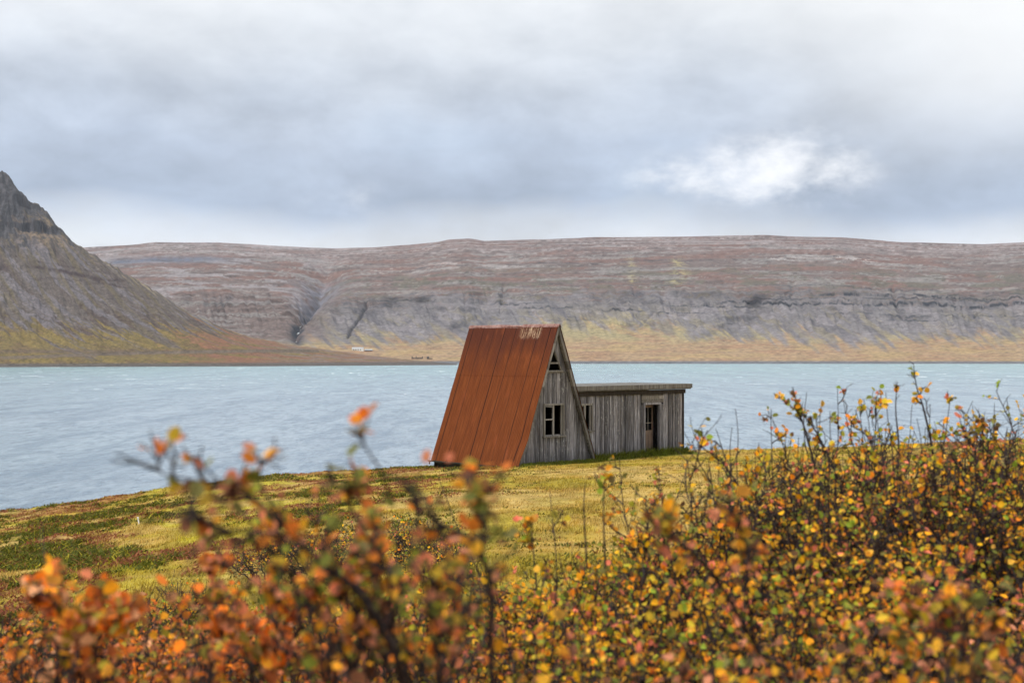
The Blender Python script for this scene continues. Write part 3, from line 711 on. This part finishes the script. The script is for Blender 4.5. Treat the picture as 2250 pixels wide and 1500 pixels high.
c = mixc(c, L3((96,86,66)), sc_*ss(K(130, 4, 107, 5, .6, 18), .14, .26)*.7)
c = mixc(c, L3((150,138,110)), ss(K(160, 5, 118, 3, .6, 20), .0, .2)*ss(Q2, .86, .98)*ss(P2, 160, 330)*.8)
c = mixc(c, L3((74,60,54)), ss(-Zm-me2*30, -100, -60)*ss(Zm, 26, 50)*sc_*ss(K(70, 8, 133, 5, .65, 10), .05, .16)*.8)
rocky = ss(np.maximum(steep, ss(Zm, 235, 330))+me2*.8+K(26, 8, 109)*1.2, .30, .5)*ss(Zm, 188, 215)
c = mixc(c, L3((54,54,58)), rocky*.95)
c = mixc(c, L3((78,76,80)), rocky*ss(K(380, 14, 134, 4, .6), .0, .15)*.8)
c = mixc(c, L3((126,108,86)), ss(Zm, 200, 230)*(1-rocky)*ss(me2, -.1, .1)*.6)
for (z_, w_, st) in ((168, 4, 1), (158, 2.5, .8), (178, 2.5, .7), (150, 2, .5)):
    zz = z_+K(14, 1, 112+z_*.01, 4)*14-ss(P2, 100, 300)*25
    c = mixc(c, L3((62,50,50)), np.exp(-((Zm-zz)/w_)**2)*st*ss(P2, 55, 90)*ss(-P2, -310, -240)*(.4+.6*ss(K(200, 20, 135, 4), -.15, .1)))
c = mixc(c, L3((62,50,50)), np.exp(-((Zm-168-K(14, 1, 116, 4)*12)/7)**2)*ss(-P2, -30, -5)*.8)
# cut bank above the road
c = mixc(c, L3((92,78,68)), np.exp(-((pyy-772)/4.5)**2)*ss(-P2, -640, -500)*.8)
# shore rock
c = mixc(c, L3((86,80,76)), ss(-Zm, -7, -3))
c = np.clip(c*(1+.5*fi2[..., None]+.3*me2[..., None]), .01, 1)
Vm = np.stack([az2*Dm, Dm, Zm], -1)
near_mt = tag(mesh_np('mountain', Vm.reshape(-1, 3), grid_faces(*Vm.shape[:2]), tint_mat('mountain_slopes', .12, 1.2, .12, 2.5), smooth=True, colors=c.reshape(-1, 3)*.80), kind='structure')
# coast road on its bench along the foot of the mountain
def mt_z(x, y):
    j = int(np.argmin(np.abs(px2-(CX+F*x/y)))); i = int(np.argmin(np.abs(Dm[:, j]-y))); return Zm[i, j]
rp = [(-60, 791), (60, 787), (160, 783), (260, 779.5), (360, 777), (460, 775), (560, 773.5), (640, 773), (700, 774)]
vs = []
for i, p in enumerate(np.linspace(-60, 700, 90)):
    yv_ = np.interp(p, [a for a, _ in rp], [b_ for _, b_ in rp]); j = int(np.argmin(np.abs(px2-p)))
    yproj = HY-(Zm[:, j]-EYE)/Dm[:, j]*F; vis = np.where((yproj < yv_) & (q2 > 0))[0]; k = vis[0] if len(vis) else 50
    D_ = Dm[k, j]; z_ = EYE+(HY-yv_)/F*D_+.6; w_ = 4.5
    for (dd, dz_) in ((-w_*.5-2, -3.0), (-w_*.5, 0), (w_*.5, .3), (w_*.5+3, 3.5)): vs.append(((p-CX)/F*D_, D_+dd, z_+dz_))
m, T, b = principled('gravel_road', .95, .1); p_ = T.new('ShaderNodeNewGeometry').outputs['Position']
T.l.new(T.ramp(T.noise(p_, .2, 4, .6), [(.3, lin((84,74,64))), (.7, lin((112,100,88)))]), b.inputs['Base Color'])
tag(mesh_np('road', np.array(vs), grid_faces(90, 4), m), kind='structure')

# ------------------------------------------------------------------ farm and ruin across the water
M_WHITE = simple('white_render', (236,238,236), (246,246,244), .6); M_GREYR = simple('grey_sheet_roof', (150,156,162), (176,182,188), .6)
M_WIN = simple('dark_panes', (50,62,70), (70,84,92), 1); M_STONE = simple('ruin_stone', (58,54,52), (88,80,76), .4, bd=.1)
def surf_at(p, y_):
    """first point on the far slope that the pixel row y_ meets in column p"""
    j = int(np.argmin(np.abs(px-p))); yp = HY-(Zg[:, j]-EYE)/Dg[:, j]*F; k = np.where((yp < y_) & (Q > .01))[0][0]
    return np.array([azg[k, j]*Dg[k, j], Dg[k, j], Zg[k, j]])
P = surf_at(786, 770)
fh = empty('farmhouse', tuple(P)); tag(fh, 'long low white farmhouse on the far shore below the hills', 'farmhouse')
L_, dp_, hw = 24.0, 9.0, 4.8
m = MB(); m.box(-L_/2, L_/2, 0, dp_, -3, hw); m.poly([(-L_/2, 0, hw), (-L_/2, dp_, hw), (-L_/2, dp_/2, hw+1.8)], (L_, 0, 0)); m.build('walls', M_WHITE, fh)
m = MB()
for s0, s1 in (((-.35, hw-.05), (dp_/2, hw+1.95)), ((dp_+.35, hw-.05), (dp_/2, hw+1.95))): m.poly([(-L_/2-.5, s0[0], s0[1]), (-L_/2-.5, s1[0], s1[1]), (-L_/2-.5, s1[0], s1[1]+.25), (-L_/2-.5, s0[0], s0[1]+.25)], (L_+1, 0, 0))
m.build('roof', M_GREYR, fh)
for i in range(4):
    x0 = -L_/2+2+i*5; m = MB(); m.box(x0, x0+2.2, -.12, .1, .9, 2.9); m.build('window', M_WIN, fh)
P = surf_at(809, 771.5)
bn = empty('barn', tuple(P)); tag(bn, 'small grey barn at the right end of the white farmhouse', 'barn')
m = MB(); m.box(-8, 8, 0, 8, -3, 2.2); m.poly([(-8, 0, 2.2), (-8, 8, 2.2), (-8, 4, 3.8)], (16, 0, 0)); m.build('walls', M_STONE, bn)
m = MB()
for s0 in (-.3, 8.3): m.poly([(-8.4, s0, 2.15), (-8.4, 4, 3.9), (-8.4, 4, 4.1), (-8.4, s0, 2.35)], (16.8, 0, 0))
m.build('roof', M_GREYR, bn)
P = surf_at(917, 788.5)
ru = empty('ruined_house', tuple(P)); tag(ru, 'roofless dark stone ruin with gable stumps near the far waterline', 'ruin')
for b_ in ((-11, -9.8, 0, 8, -2, 5), (-3, -1.8, 0, 8, -2, 5.6), (9.5, 10.6, 0, 8, -2, 5.0)): m = MB(); m.box(*b_); m.build('gable_wall', M_STONE, ru)
for b_ in ((-9.79, -3.01, 7, 8, -2, 2.0), (-1.79, 9.49, 0, 1, -2, 2.2)): m = MB(); m.box(*b_); m.build('side_wall', M_STONE, ru)
P = surf_at(944, 789)
ru = empty('ruined_shed', tuple(P)); tag(ru, 'small dark tumbledown shed to the right of the stone ruin', 'ruin')
m = MB(); m.box(-5, -1, 0, 5, -2, 4); m.poly([(-5.3, -.2, 4.0), (-5.3, 5.2, 4.0), (-5.3, 2.5, 5.4)], (4.6, 0, 0)); m.build('wall', M_STONE, ru)
m = MB(); m.box(-.99, 6, 1, 2, -2, 1.6); m.build('side_wall', M_STONE, ru)

# ------------------------------------------------------------------ shrubs
def tubes(paths, radii, k):
    """paths (M,n,3), radii (M,n) -> verts, quads"""
    Pp = np.asarray(paths, float); Rr = np.asarray(radii, float); M_, n, _ = Pp.shape
    T_ = np.gradient(Pp, axis=1); T_ /= np.linalg.norm(T_, axis=2, keepdims=True)+1e-9
    ref = np.where(np.abs(T_[:, :1, 2:3]) > .8, np.array([1., .1, 0]), np.array([0, 0, 1.])); ref = np.broadcast_to(ref, T_.shape)
    A = np.cross(T_, ref); A /= np.linalg.norm(A, axis=2, keepdims=True)+1e-9; B = np.cross(T_, A)
    th = np.arange(k)*2*np.pi/k
    V = Pp[:, :, None]+Rr[:, :, None, None]*(A[:, :, None]*np.cos(th)[None, None, :, None]+B[:, :, None]*np.sin(th)[None, None, :, None])
    i = np.arange(M_)[:, None, None]*n*k+np.arange(n-1)[None, :, None]*k
    a = i+np.arange(k)[None, None, :]; b_ = i+((np.arange(k)+1) % k)[None, None, :]
    return V.reshape(-1, 3), np.stack([a, b_, b_+k, a+k], -1).reshape(-1, 4)
LEAF = np.array([[0, 0, 0], [.22, -.38, .06], [.62, -.44, .10], [1.0, 0, -.05], [.62, .44, .10], [.22, .38, .06], [.5, 0, -.02], [.88, -.24, .03], [.88, .24, .03]])
LT = np.array([[0, 1, 6], [1, 2, 6], [2, 7, 6], [7, 3, 6], [3, 8, 6], [8, 4, 6], [4, 5, 6], [5, 0, 6]])
def leaves(pos, dirs, size, r):
    n = len(pos); d_ = dirs/(np.linalg.norm(dirs, axis=1, keepdims=True)+1e-9)
    up = np.stack([r.randn(n)*.55, r.randn(n)*.55-.25, np.ones(n)*.8], -1)
    s = np.cross(up, d_); s /= np.linalg.norm(s, axis=1, keepdims=True)+1e-9; nn = np.cross(d_, s)
    curl = (r.rand(n)*2.2-.6)[:, None]
    Lf = LEAF[None]*size[:, None, None]; wd = (.72+.45*r.rand(n))[:, None]
    V = pos[:, None]+Lf[:, :, 0:1]*d_[:, None]+(Lf[:, :, 1]*wd)[:, :, None]*s[:, None]+(Lf[:, :, 2]*curl*1.8)[:, :, None]*nn[:, None]
    F_ = (np.arange(n)[:, None, None]*9+LT[None]).reshape(-1, 3)
    return V.reshape(-1, 3), F_
def leaf_mat(name, stops, tr=.4):
    m, T, b = principled(name, .55, .15)
    g = T.new('ShaderNodeNewGeometry'); isl = g.outputs['Random Per Island']
    o = g.outputs['Position']
    cl = T.noise(o, 2.2, 3, .5)
    f_ = T.m('FRACT', T.m('ADD', isl, T.m('MULTIPLY', cl, .5)))
    c = T.ramp(f_, stops, 'CONSTANT')
    k = T.m('MULTIPLY_ADD', T.m('FRACT', T.m('MULTIPLY', isl, 91.7)), .90, .86)
    c = T.mix(1, c, T.comb(k, k, k), 'MULTIPLY')
    sp = T.noise(o, 160, 4, .6); c = T.mix(T.m('MULTIPLY', T.smooth(sp, .54, .68), .55), c, col((96,50,24)))
    c = T.mix(T.m('MULTIPLY', g.outputs['Backfacing'], .18), c, col((190,160,130)))
    T.l.new(c, b.inputs['Base Color'])
    tl = T.new('ShaderNodeBsdfTranslucent'); T.l.new(c, tl.inputs[0])
    mx = T.new('ShaderNodeMixShader'); mx.inputs[0].default_value = tr
    T.l.new(b.outputs[0], mx.inputs[1]); T.l.new(tl.outputs[0], mx.inputs[2]); T.l.new(mx.outputs[0], T.n['Material Output'].inputs[0])
    return m
S = lambda *a: [(i/len(a), lin(c_)) for i, c_ in enumerate(a)]
M_LO = leaf_mat('orange_birch_leaves', S((230,128,28), (214,112,30), (222,120,44), (232,158,38), (160,96,36), (208,124,84), (146,130,40), (206,140,30), (178,92,38), (122,112,44), (214,156,110), (136,84,52)))
M_LY = leaf_mat('yellow_birch_leaves', S((220,168,28), (206,150,24), (150,144,36), (226,152,28), (110,116,42), (214,124,30), (188,164,44), (112,104,50), (222,170,60), (206,112,84), (100,70,40), (128,146,46)))
M_LG = leaf_mat('mixed_birch_leaves', S((210,142,30), (190,104,40), (128,134,40), (204,150,40), (200,116,84), (112,116,48), (180,150,40), (206,120,34), (104,100,54), (212,140,104), (104,66,44)))
M_TWIG = simple('birch_bark', (26,19,19), (62,48,46), 60, .6, 0, .001)
def bez(p0, p1, p2, n):
    t = np.linspace(0, 1, n)[:, None]; return (1-t)**2*p0+2*t*(1-t)*p1+t**2*p2
def wander(p, d_, ln, n, r, w, up):
    out = [p]; st = ln/(n-1); d_ = d_/np.linalg.norm(d_)
    for i in range(n-1):
        d_ = d_+r.randn(3)*w+np.array([0, 0, up]); d_ /= np.linalg.norm(d_); p = p+d_*st; out.append(p)
    return np.array(out)
def shrub(base_xy, top, rad, seed, leafmat, label, stems=16, sec=9, ter=5, leaf=.019, lpt=2.4, hero=(), minz=None, name='birch_shrub', scale=1.0, group='dwarf birch shrubs', leaders=0):
    """top = height above the eye line (negative = below) of the crown, in metres"""
    r = np.random.RandomState(seed); bx, by = base_xy; gz = float(ground_z(bx, by)); 
    Hh = EYE+top-(.05 if scale == 1.15 else .08)*scale-gz; base = np.array([bx, by, gz])
    P1 = []; R1 = []; P2_ = []; R2 = []; P3 = []; R3 = []; LP = []; LD = []; dens = [1.0]
    def side(main, rad0, t_lo, t_hi, ns, L0, L1, tl=1.0):
        n = len(main)
        for k in range(ns):
            t = t_lo+(t_hi-t_lo)*(k+r.rand())/ns; f = t*(n-1); i = min(int(f), n-2); p = main[i]+(main[i+1]-main[i])*(f-i)
            tan = main[i+1]-main[i]; tan /= np.linalg.norm(tan)+1e-9; sd_ = np.cross(tan, r.randn(3)); sd_ /= np.linalg.norm(sd_)+1e-9
            ln = (L0+(L1-L0)*t)*(.6+.8*r.rand())*scale
            if p[2] < low_z: continue
            b_ = wander(p, tan*.75+sd_*.75, ln, 7, r, .13, .05)
            P2_.append(b_); R2.append(np.linspace(max(rad0*(1-t)*.7, .0021), .0013, 7)*min(scale*1.1, 1.3))
            dens[0] = r.choice([.15, .5, 1.0, 1.5, 2.0]); twigs(b_, ter if tl == 1.0 else 4, tl); dens[0] = 1.0
    def twigs(b_, nt_, tl=1.0):
        n = len(b_)
        for k in range(nt_):
            t = .15+.85*(k+r.rand())/nt_; f = min(t, .99)*(n-1); i = min(int(f), n-2); p = b_[i]+(b_[i+1]-b_[i])*(f-i)
            tan = b_[i+1]-b_[i]; tan /= np.linalg.norm(tan)+1e-9; sd_ = np.cross(tan, r.randn(3)); sd_ /= np.linalg.norm(sd_)+1e-9
            ln = (.03+.07*r.rand())*scale*tl
            tw = wander(p, tan*.7+sd_*.8, ln, 4, r, .2, .05); P3.append(tw); R3.append(np.array([.0014, .0012, .0010, .0008])*min(scale*1.1, 1.4))
            nl = r.poisson(lpt*.68*dens[0])
            for q_ in range(nl):
                j = r.randint(1, 4); LP.append(tw[j]+r.randn(3)*.002); LD.append((tw[3]-tw[0])*6+r.randn(3)*.55+np.array([0, 0, .1]))
    tallish = scale == 1.15
    low_z = gz+Hh*.25 if minz is None else EYE+minz
    for s_ in range(stems):
        th = r.rand()*6.283; rr_ = rad*math.sqrt(r.rand()); ed = rr_/rad
        tz = Hh*(1-(.12 if tallish else .24)*ed**2)*(.86+.14*r.rand())
        if r.rand() < .22: tz += r.rand()*(.22 if tallish else .06)*min(scale, 1.2)
        if r.rand() < .3: tz *= .85
        tip = base+np.array([rr_*math.cos(th), rr_*math.sin(th), tz])
        b0 = base+np.array([.25*rr_*math.cos(th), .25*rr_*math.sin(th), -.05]); ctrl = base+np.array([.62*rr_*math.cos(th), .62*rr_*math.sin(th), tz*.5])
        m_ = bez(b0, ctrl, tip, 14); m_[1:-1] += r.randn(12, 3)*.012*scale
        P1.append(m_); R1.append(np.linspace(.0085, .0016, 14)*(.7+.6*r.rand())*min(1.2, .6+.4*scale))
        side(m_, .0085, .42, .99, sec, .34, .12); twigs(m_[-4:], 3)
    for (pts, r0, r1, ns) in hero:
        pts = np.array(pts); t = np.linspace(0, len(pts)-1, 14); ii = np.minimum(t.astype(int), len(pts)-2); fr = (t-ii)[:, None]
        # Catmull-Rom through the points
        pe = np.concatenate([[2*pts[0]-pts[1]], pts, [2*pts[-1]-pts[-2]]]); a_, b_, c_, d_ = pe[ii], pe[ii+1], pe[ii+2], pe[ii+3]
        m_ = .5*((2*b_)+(-a_+c_)*fr+(2*a_-5*b_+4*c_-d_)*fr**2+(-a_+3*b_-3*c_+d_)*fr**3)
        P1.append(m_); R1.append(np.linspace(r0, r1, 14))
        if ns > 0:
            side(m_, r0*.8, .3, .97, ns, .045, .02, .36)
        if ns >= 0: twigs(m_[-5:], 5, .3)
    for s_ in range(leaders):     # long bare shoots of the year
        th = r.rand()*6.283; rr_ = rad*math.sqrt(r.rand())*.9
        b0 = base+np.array([rr_*math.cos(th), rr_*math.sin(th), Hh*.8]); ln = .25+.30*r.rand()
        w_ = wander(b0, np.array([r.randn()*.25, r.randn()*.25, 1.0]), ln, 14, r, .06, .05); P1.append(w_); R1.append(np.linspace(.0028, .0012, 14))
        if r.rand() < .6:
            dens[0] = .25; side(w_, .002, .3, .95, 4, .10, .04, .45); dens[0] = 1.0
    root = empty(name, (bx, by, gz)); tag(root, label, 'shrub', group)
    Vv = []; Ff = []; o_ = 0
    for P_, R_, k in ((P1, R1, 6), (P2_, R2, 4), (P3, R3, 3)):
        if not P_: continue
        v_, f_ = tubes(P_, R_, k); Vv.append(v_); Ff.append(f_+o_); o_ += len(v_)
    o3 = np.array([bx, by, gz])
    mesh_np('branches', np.concatenate(Vv)-o3, [np.concatenate(Ff)], M_TWIG, root, smooth=True)
    if LP:
        LPn = np.array(LP); v_, f_ = leaves(LPn, np.array(LD), leaf*(.65+.6*r.rand(len(LPn))), r)
        mesh_np('leaves', v_-o3, [f_], leafmat, root)
    return root
def cxy(px_, D): return ((px_-CX)/F*D, D)
def topm(py_, D): return (HY-py_)/F*D
def fan(seed, n, start, xr, yr, Dr, r0, ns):
    q = np.random.RandomState(seed); out = []
    for i in range(n):
        tx = xr[0]+(xr[1]-xr[0])*(i+q.rand())/n; ty = yr[0]+(yr[1]-yr[0])*q.rand(); D_ = Dr[0]+(Dr[1]-Dr[0])*q.rand(); sx = start[0]+(tx-start[0])*.35
        pts = [at(sx, start[1], D_+.08), at(sx*.72+tx*.28+q.randn()*18, start[1]*.68+ty*.32, D_+.05), at(sx*.38+tx*.62+q.randn()*22, start[1]*.33+ty*.67, D_+.03), at(tx, ty, D_)]
        out.append((pts, r0*(.7+.5*q.rand()), .0010, ns))
    return out
# near row, 1.4-2.6 m from the lens
D = 1.75
h1 = [[at(*p) for p in ((905, 1560, 1.55), (870, 1440, 1.5), (790, 1300, 1.46), (720, 1250, 1.44), (640, 1175, 1.42), (560, 1095, 1.40), (495, 1070, 1.40), (430, 1055, 1.40))], .0042, .0014, 10]
h1b = [[at(*p) for p in ((640, 1175, 1.42), (560, 1170, 1.40), (480, 1160, 1.38), (420, 1130, 1.36))], .0020, .0011, 5]
h2 = [[at(*p) for p in ((1085, 1600, 1.5), (1078, 1420, 1.47), (1076, 1280, 1.45), (1040, 1190, 1.43), (960, 1145, 1.42), (905, 1095, 1.4))], .0042, .0015, 9]
h2b = [[at(*p) for p in ((1060, 1230, 1.44), (1062, 1170, 1.43), (1046, 1110, 1.42), (1028, 1065, 1.42))], .0020, .0011, 4]
h3 = [[at(*p) for p in ((860, 1100, 1.42), (840, 1040, 1.4), (808, 990, 1.4), (790, 955, 1.4))], .0016, .0010, 0]
h4 = [[at(*p) for p in ((430, 1055, 1.40), (390, 1048, 1.4), (352, 1035, 1.4), (345, 985, 1.4))], .0013, .0009, 2]
h5 = [[at(*p) for p in ((640, 1175, 1.42), (590, 1100, 1.41), (572, 1050, 1.41), (575, 1010, 1.41))], .0016, .0010, 2]
h6 = [[at(*p) for p in ((860, 1400, 1.5), (850, 1250, 1.48), (770, 1120, 1.46), (765, 1060, 1.45))], .0026, .0010, 6]
shrub(cxy(950, 1.6), topm(1290, 1.6), .36, 101, M_LG, 'nearest shrub in the centre whose blurred bare branches reach up over the grass', 35, 11, 6, .0150, 1.8, hero=[h1, h1b, h2, h2b, h3, h4, h5, h6]+fan(5, 7, (900, 1600), (560, 1100), (1170, 1300), (1.45, 1.8), .0032, 7)+fan(16, 12, (930, 1600), (440, 1090), (1100, 1250), (1.5, 2.0), .0026, 4), minz=-.5)
shrub(cxy(120, 1.95), topm(1240, 1.95), .38, 102, M_LO, 'bright orange blurred shrub filling the lower left corner', 38, 12, 7, .020, 2.6, hero=fan(6, 5, (150, 1600), (20, 330), (1225, 1340), (1.7, 2.0), .0030, 7), minz=-.62)
shrub(cxy(600, 2.3), topm(1240, 2.3), .42, 103, M_LO, 'orange shrub right of the lower left corner below the slope', 38, 12, 7, .020, 2.6, hero=fan(7, 5, (560, 1600), (360, 720), (1190, 1310), (1.9, 2.3), .0030, 7), minz=-.75)
h7 = [[at(*p) for p in ((1760, 1600, 2.2), (1650, 1400, 2.15), (1560, 1250, 2.1), (1480, 1180, 2.05), (1420, 1130, 2.0))], .0045, .0016, 8]
h8 = [[at(*p) for p in ((1660, 1420, 2.15), (1640, 1280, 2.1), (1640, 1200, 2.1), (1600, 1100, 2.05))], .003, .0013, 6]
shrub(cxy(1640, 2.2), topm(1260, 2.2), .40, 104, M_LG, 'reddish shrub with one arched branch at bottom right of centre', 38, 11, 7, .019, 2.4, hero=[h7, h8], minz=-.72)
shrub(cxy(1240, 2.5), topm(1300, 2.5), .42, 105, M_LY, 'yellow green shrub at the bottom between the nearest shrub and the red one', 38, 11, 7, .018, 2.6, minz=-.8)
shrub(cxy(2130, 2.1), topm(1290, 2.1), .40, 106, M_LG, 'red and pink leaved shrub in the lower right corner', 38, 11, 7, .019, 2.4, hero=fan(8, 5, (2100, 1600), (1900, 2250), (1230, 1350), (1.9, 2.3), .0030, 7), minz=-.7)
# second row 3-5 m
shrub(cxy(60, 3.4), topm(1290, 3.4), .5, 110, M_LO, 'orange shrub behind the lower left corner one, against the heath', 38, 11, 6, .019, 2.6, minz=-1.1)
shrub(cxy(430, 3.6), topm(1215, 3.6), .5, 111, M_LO, 'orange and brown shrub behind the long bare branch at left', 38, 11, 6, .019, 2.4, minz=-1.1)
shrub(cxy(820, 3.8), topm(1240, 3.8), .5, 112, M_LG, 'mixed green and orange shrub in the middle under the red roof', 38, 11, 6, .019, 2.4, minz=-1.1)
shrub(cxy(1200, 3.9), topm(1190, 3.9), .5, 113, M_LY, 'lime and yellow shrub in front of the grass below the plank annex', 42, 11, 6, .020, 3.0, hero=[[[at(1290, 1250, 3.9), at(1283, 1120, 3.9), at(1286, 1060, 3.9)], .003, .0011, -1], [[at(1330, 1250, 3.9), at(1326, 1120, 3.9), at(1330, 1035, 3.9)], .003, .0011, 3], [[at(1180, 1300, 3.9), at(1172, 1210, 3.9), at(1165, 1150, 3.9)], .003, .0011, 2]], leaders=5, minz=-1.1)
shrub(cxy(1500, 4.2), topm(1150, 4.2), .5, 114, M_LY, 'yellow and brown shrub below the annex doorway', 38, 11, 6, .019, 2.5, minz=-1.2)
# tall thicket on the right, 4.5-8 m
twA = [[at(*p) for p in ((1800, 1150, 5.0), (1795, 1050, 5.0), (1770, 950, 5.0), (1752, 905, 5.0), (1700, 865, 5.0))], .006, .0012, 6]
twB = [[at(*p) for p in ((2060, 1150, 5.5), (2050, 1000, 5.5), (2030, 900, 5.5), (2014, 850, 5.5), (2007, 797, 5.5))], .006, .0011, 4]
twC = [[at(*p) for p in ((1960, 1150, 5.5), (1975, 1000, 5.5), (1968, 900, 5.5), (1972, 838, 5.5))], .005, .0011, 2]
twD = [[at(*p) for p in ((1720, 1300, 4.8), (1650, 1120, 4.8), (1590, 1020, 4.8), (1530, 975, 4.8))], .006, .0012, 7]
twE = [[at(*p) for p in ((1860, 1200, 5), (1850, 1080, 5), (1800, 960, 5), (1765, 910, 5), (1745, 868, 5.0))], .005, .0011, 6]
shrub(cxy(1690, 4.8), topm(1010, 4.8), .52, 120, M_LY, 'leftmost tall shrub of the right thicket, leaning towards the annex', 56, 14, 7, .020, 1.9, hero=[twA, twD], minz=-1.3, scale=1.15, leaders=16)
shrub(cxy(1860, 5.3), topm(980, 5.3), .55, 121, M_LY, 'tall yellow shrub with forked bare tip left of the thicket top', 60, 14, 7, .020, 1.9, hero=[twE], minz=-1.3, scale=1.15, leaders=16)
shrub(cxy(2020, 5.6), topm(935, 5.6), .50, 122, M_LY, 'tallest shrub of the right thicket with long bare shoots against the water', 66, 14, 7, .021, 1.9, hero=[twB, twC], minz=-1.3, scale=1.15, leaders=16)
shrub(cxy(2200, 5.0), topm(970, 5.0), .55, 123, M_LY, 'tall ochre shrub at the right edge of the picture', 66, 14, 7, .020, 1.9, minz=-1.3, scale=1.15, leaders=16)
shrub(cxy(2320, 6.4), topm(935, 6.4), .6, 124, M_LY, 'shrub cut by the right edge behind the ochre one', 60, 13, 6, .020, 1.9, minz=-1.5, scale=1.15, leaders=16)
shrub(cxy(1960, 4.2), topm(1070, 4.2), .55, 125, M_LY, 'yellow and green shrub in front of the thicket, mid right', 45, 13, 7, .020, 2.3, minz=-1.2)
shrub(cxy(2230, 3.7), topm(1130, 3.7), .5, 126, M_LG, 'pinkish shrub in front of the thicket by the right edge', 42, 12, 7, .020, 2.3, minz=-1.05)
shrub(cxy(1700, 3.6), topm(1150, 3.6), .5, 127, M_LY, 'dense dark shrub between the arched branch and the thicket', 42, 12, 7, .020, 2.3, minz=-1.05)
# a loose row behind, filling down to the turf
for i, (p, D, ty, mt_, lb) in enumerate(((-60, 5.2, 1290, M_LO, 'orange shrub at the left edge, behind the front rows'), (190, 5.6, 1290, M_LO, 'rust coloured shrub below the heathy bank at left'),
        (430, 5.0, 1300, M_LO, 'orange shrub of the back row under the arched branch'), (640, 5.6, 1290, M_LG, 'mixed shrub of the back row below the far yellow scrub'),
        (860, 5.1, 1280, M_LG, 'brownish shrub of the back row below the roof corner'), (1070, 5.5, 1235, M_LY, 'yellow shrub of the back row below the gable'),
        (1290, 5.2, 1195, M_LY, 'lime yellow shrub of the back row below the annex window'), (1460, 5.6, 1165, M_LY, 'yellow shrub of the back row below the annex end'),
        (1600, 4.4, 1120, M_LY, 'ochre shrub joining the back row to the right thicket'))):
    shrub(cxy(p, D), topm(ty, D), .55, 140+i, mt_, lb, 44, 11, 6, .020, 2.9, minz=-1.45)
for i, (p, D, ty, mt_, lb) in enumerate(((360, 2.0, 1290, M_LO, 'vivid orange shrub between the two nearest orange ones at lower left'), (830, 2.6, 1310, M_LO, 'low orange shrub at the foot of the nearest bare branches'),
        (1430, 2.1, 1330, M_LG, 'low mixed shrub at bottom centre right under the arched branch'), (1890, 2.5, 1270, M_LG, 'orange and green shrub at the bottom under the thicket'))):
    shrub(cxy(p, D), topm(ty, D), .38, 160+i, mt_, lb, 40, 11, 6, .019, 2.7, minz=-.75)
# shrubs of the same stand just beyond both edges of the frame
for i, (x_, y_, tp, mt_, lb) in enumerate(((-1.15, 2.2, -.32, M_LO, 'orange birch shrub just beyond the lower left corner'), (-1.75, 3.0, -.50, M_LO, 'wide orange birch shrub beyond the left edge'),
        (-2.1, 4.6, -.80, M_LO, 'rust birch shrub beyond the left edge, farther down the slope'), (-3.2, 5.0, -.95, M_LG, 'mixed birch shrub well beyond the left edge'), (-.75, 1.5, -.30, M_LG, 'nearest birch shrub beyond the left edge'),
        (1.25, 2.4, -.30, M_LG, 'pink flecked birch shrub just beyond the lower right corner'), (2.1, 3.6, -.28, M_LY, 'yellow birch shrub beyond the right edge'), (3.2, 5.2, -.32, M_LY, 'tall yellow birch shrub well beyond the right edge'))):
    shrub((x_, y_), tp, .5, 180+i, mt_, lb, 36, 10, 6, .020, 2.8, minz=tp-.75)
# small leafy scrub further down the slope
for i, (p, D, ty, rd, lb) in enumerate(((590, 15.5, 1185, .55, 'low bare-twigged scrub on the slope, leftmost of the far scrub'), (690, 16, 1170, .7, 'low scrub with small yellow leaves under the left end of the roof'),
        (760, 14.5, 1185, .6, 'low yellow scrub in front of the bare twigged pair on the slope'), (860, 17, 1140, .6, 'thin bare scrub on the slope below the roof corner'),
        (960, 15, 1165, .6, 'yellow scrub on the slope directly below the gable'), (370, 13, 1300, .5, 'low bare scrub behind the orange shrubs at left'))):
    shrub(cxy(p, D), topm(ty, D), rd, 200+i, M_LY, lb, 16, 8, 4, .03, 1.0, scale=1.3, group='low scrub on the slope')
# bare shoots in the gap left of the thicket
# marker stake
P = at(307, 1150, 30.0); gz = float(ground_z(P[0], 30.0))
st = empty('marker_stake', (P[0], 30.0, gz)); tag(st, 'tiny white marker stake leaning in the heath on the left slope', 'stake')
m = MB(); m.beam((0, 0, -.1), (-.035, 0, .13), .022, .022, (0, 1, 0)); m.beam((-.036, 0, .132), (-.04, 0, .16), .03, .03, (0, 1, 0)); m.build('post', M_WHITE, st)

# ------------------------------------------------------------------ haze
hm = bpy.data.materials.new('haze_air'); hm.use_nodes = True; T = NT(hm.node_tree); T.n.clear()
pv = T.new('ShaderNodeVolumePrincipled'); pv.inputs['Color'].default_value = (.80, .87, 1, 1); pv.inputs['Density'].default_value = 2.2e-5; pv.inputs['Anisotropy'].default_value = .3
T.l.new(pv.outputs[0], T.new('ShaderNodeOutputMaterial').inputs['Volume'])
m = MB(); m.box(-11500, 11500, -3500, 12500, -3.2, 640); hz = m.build('haze', hm); tag(hz, kind='stuff')
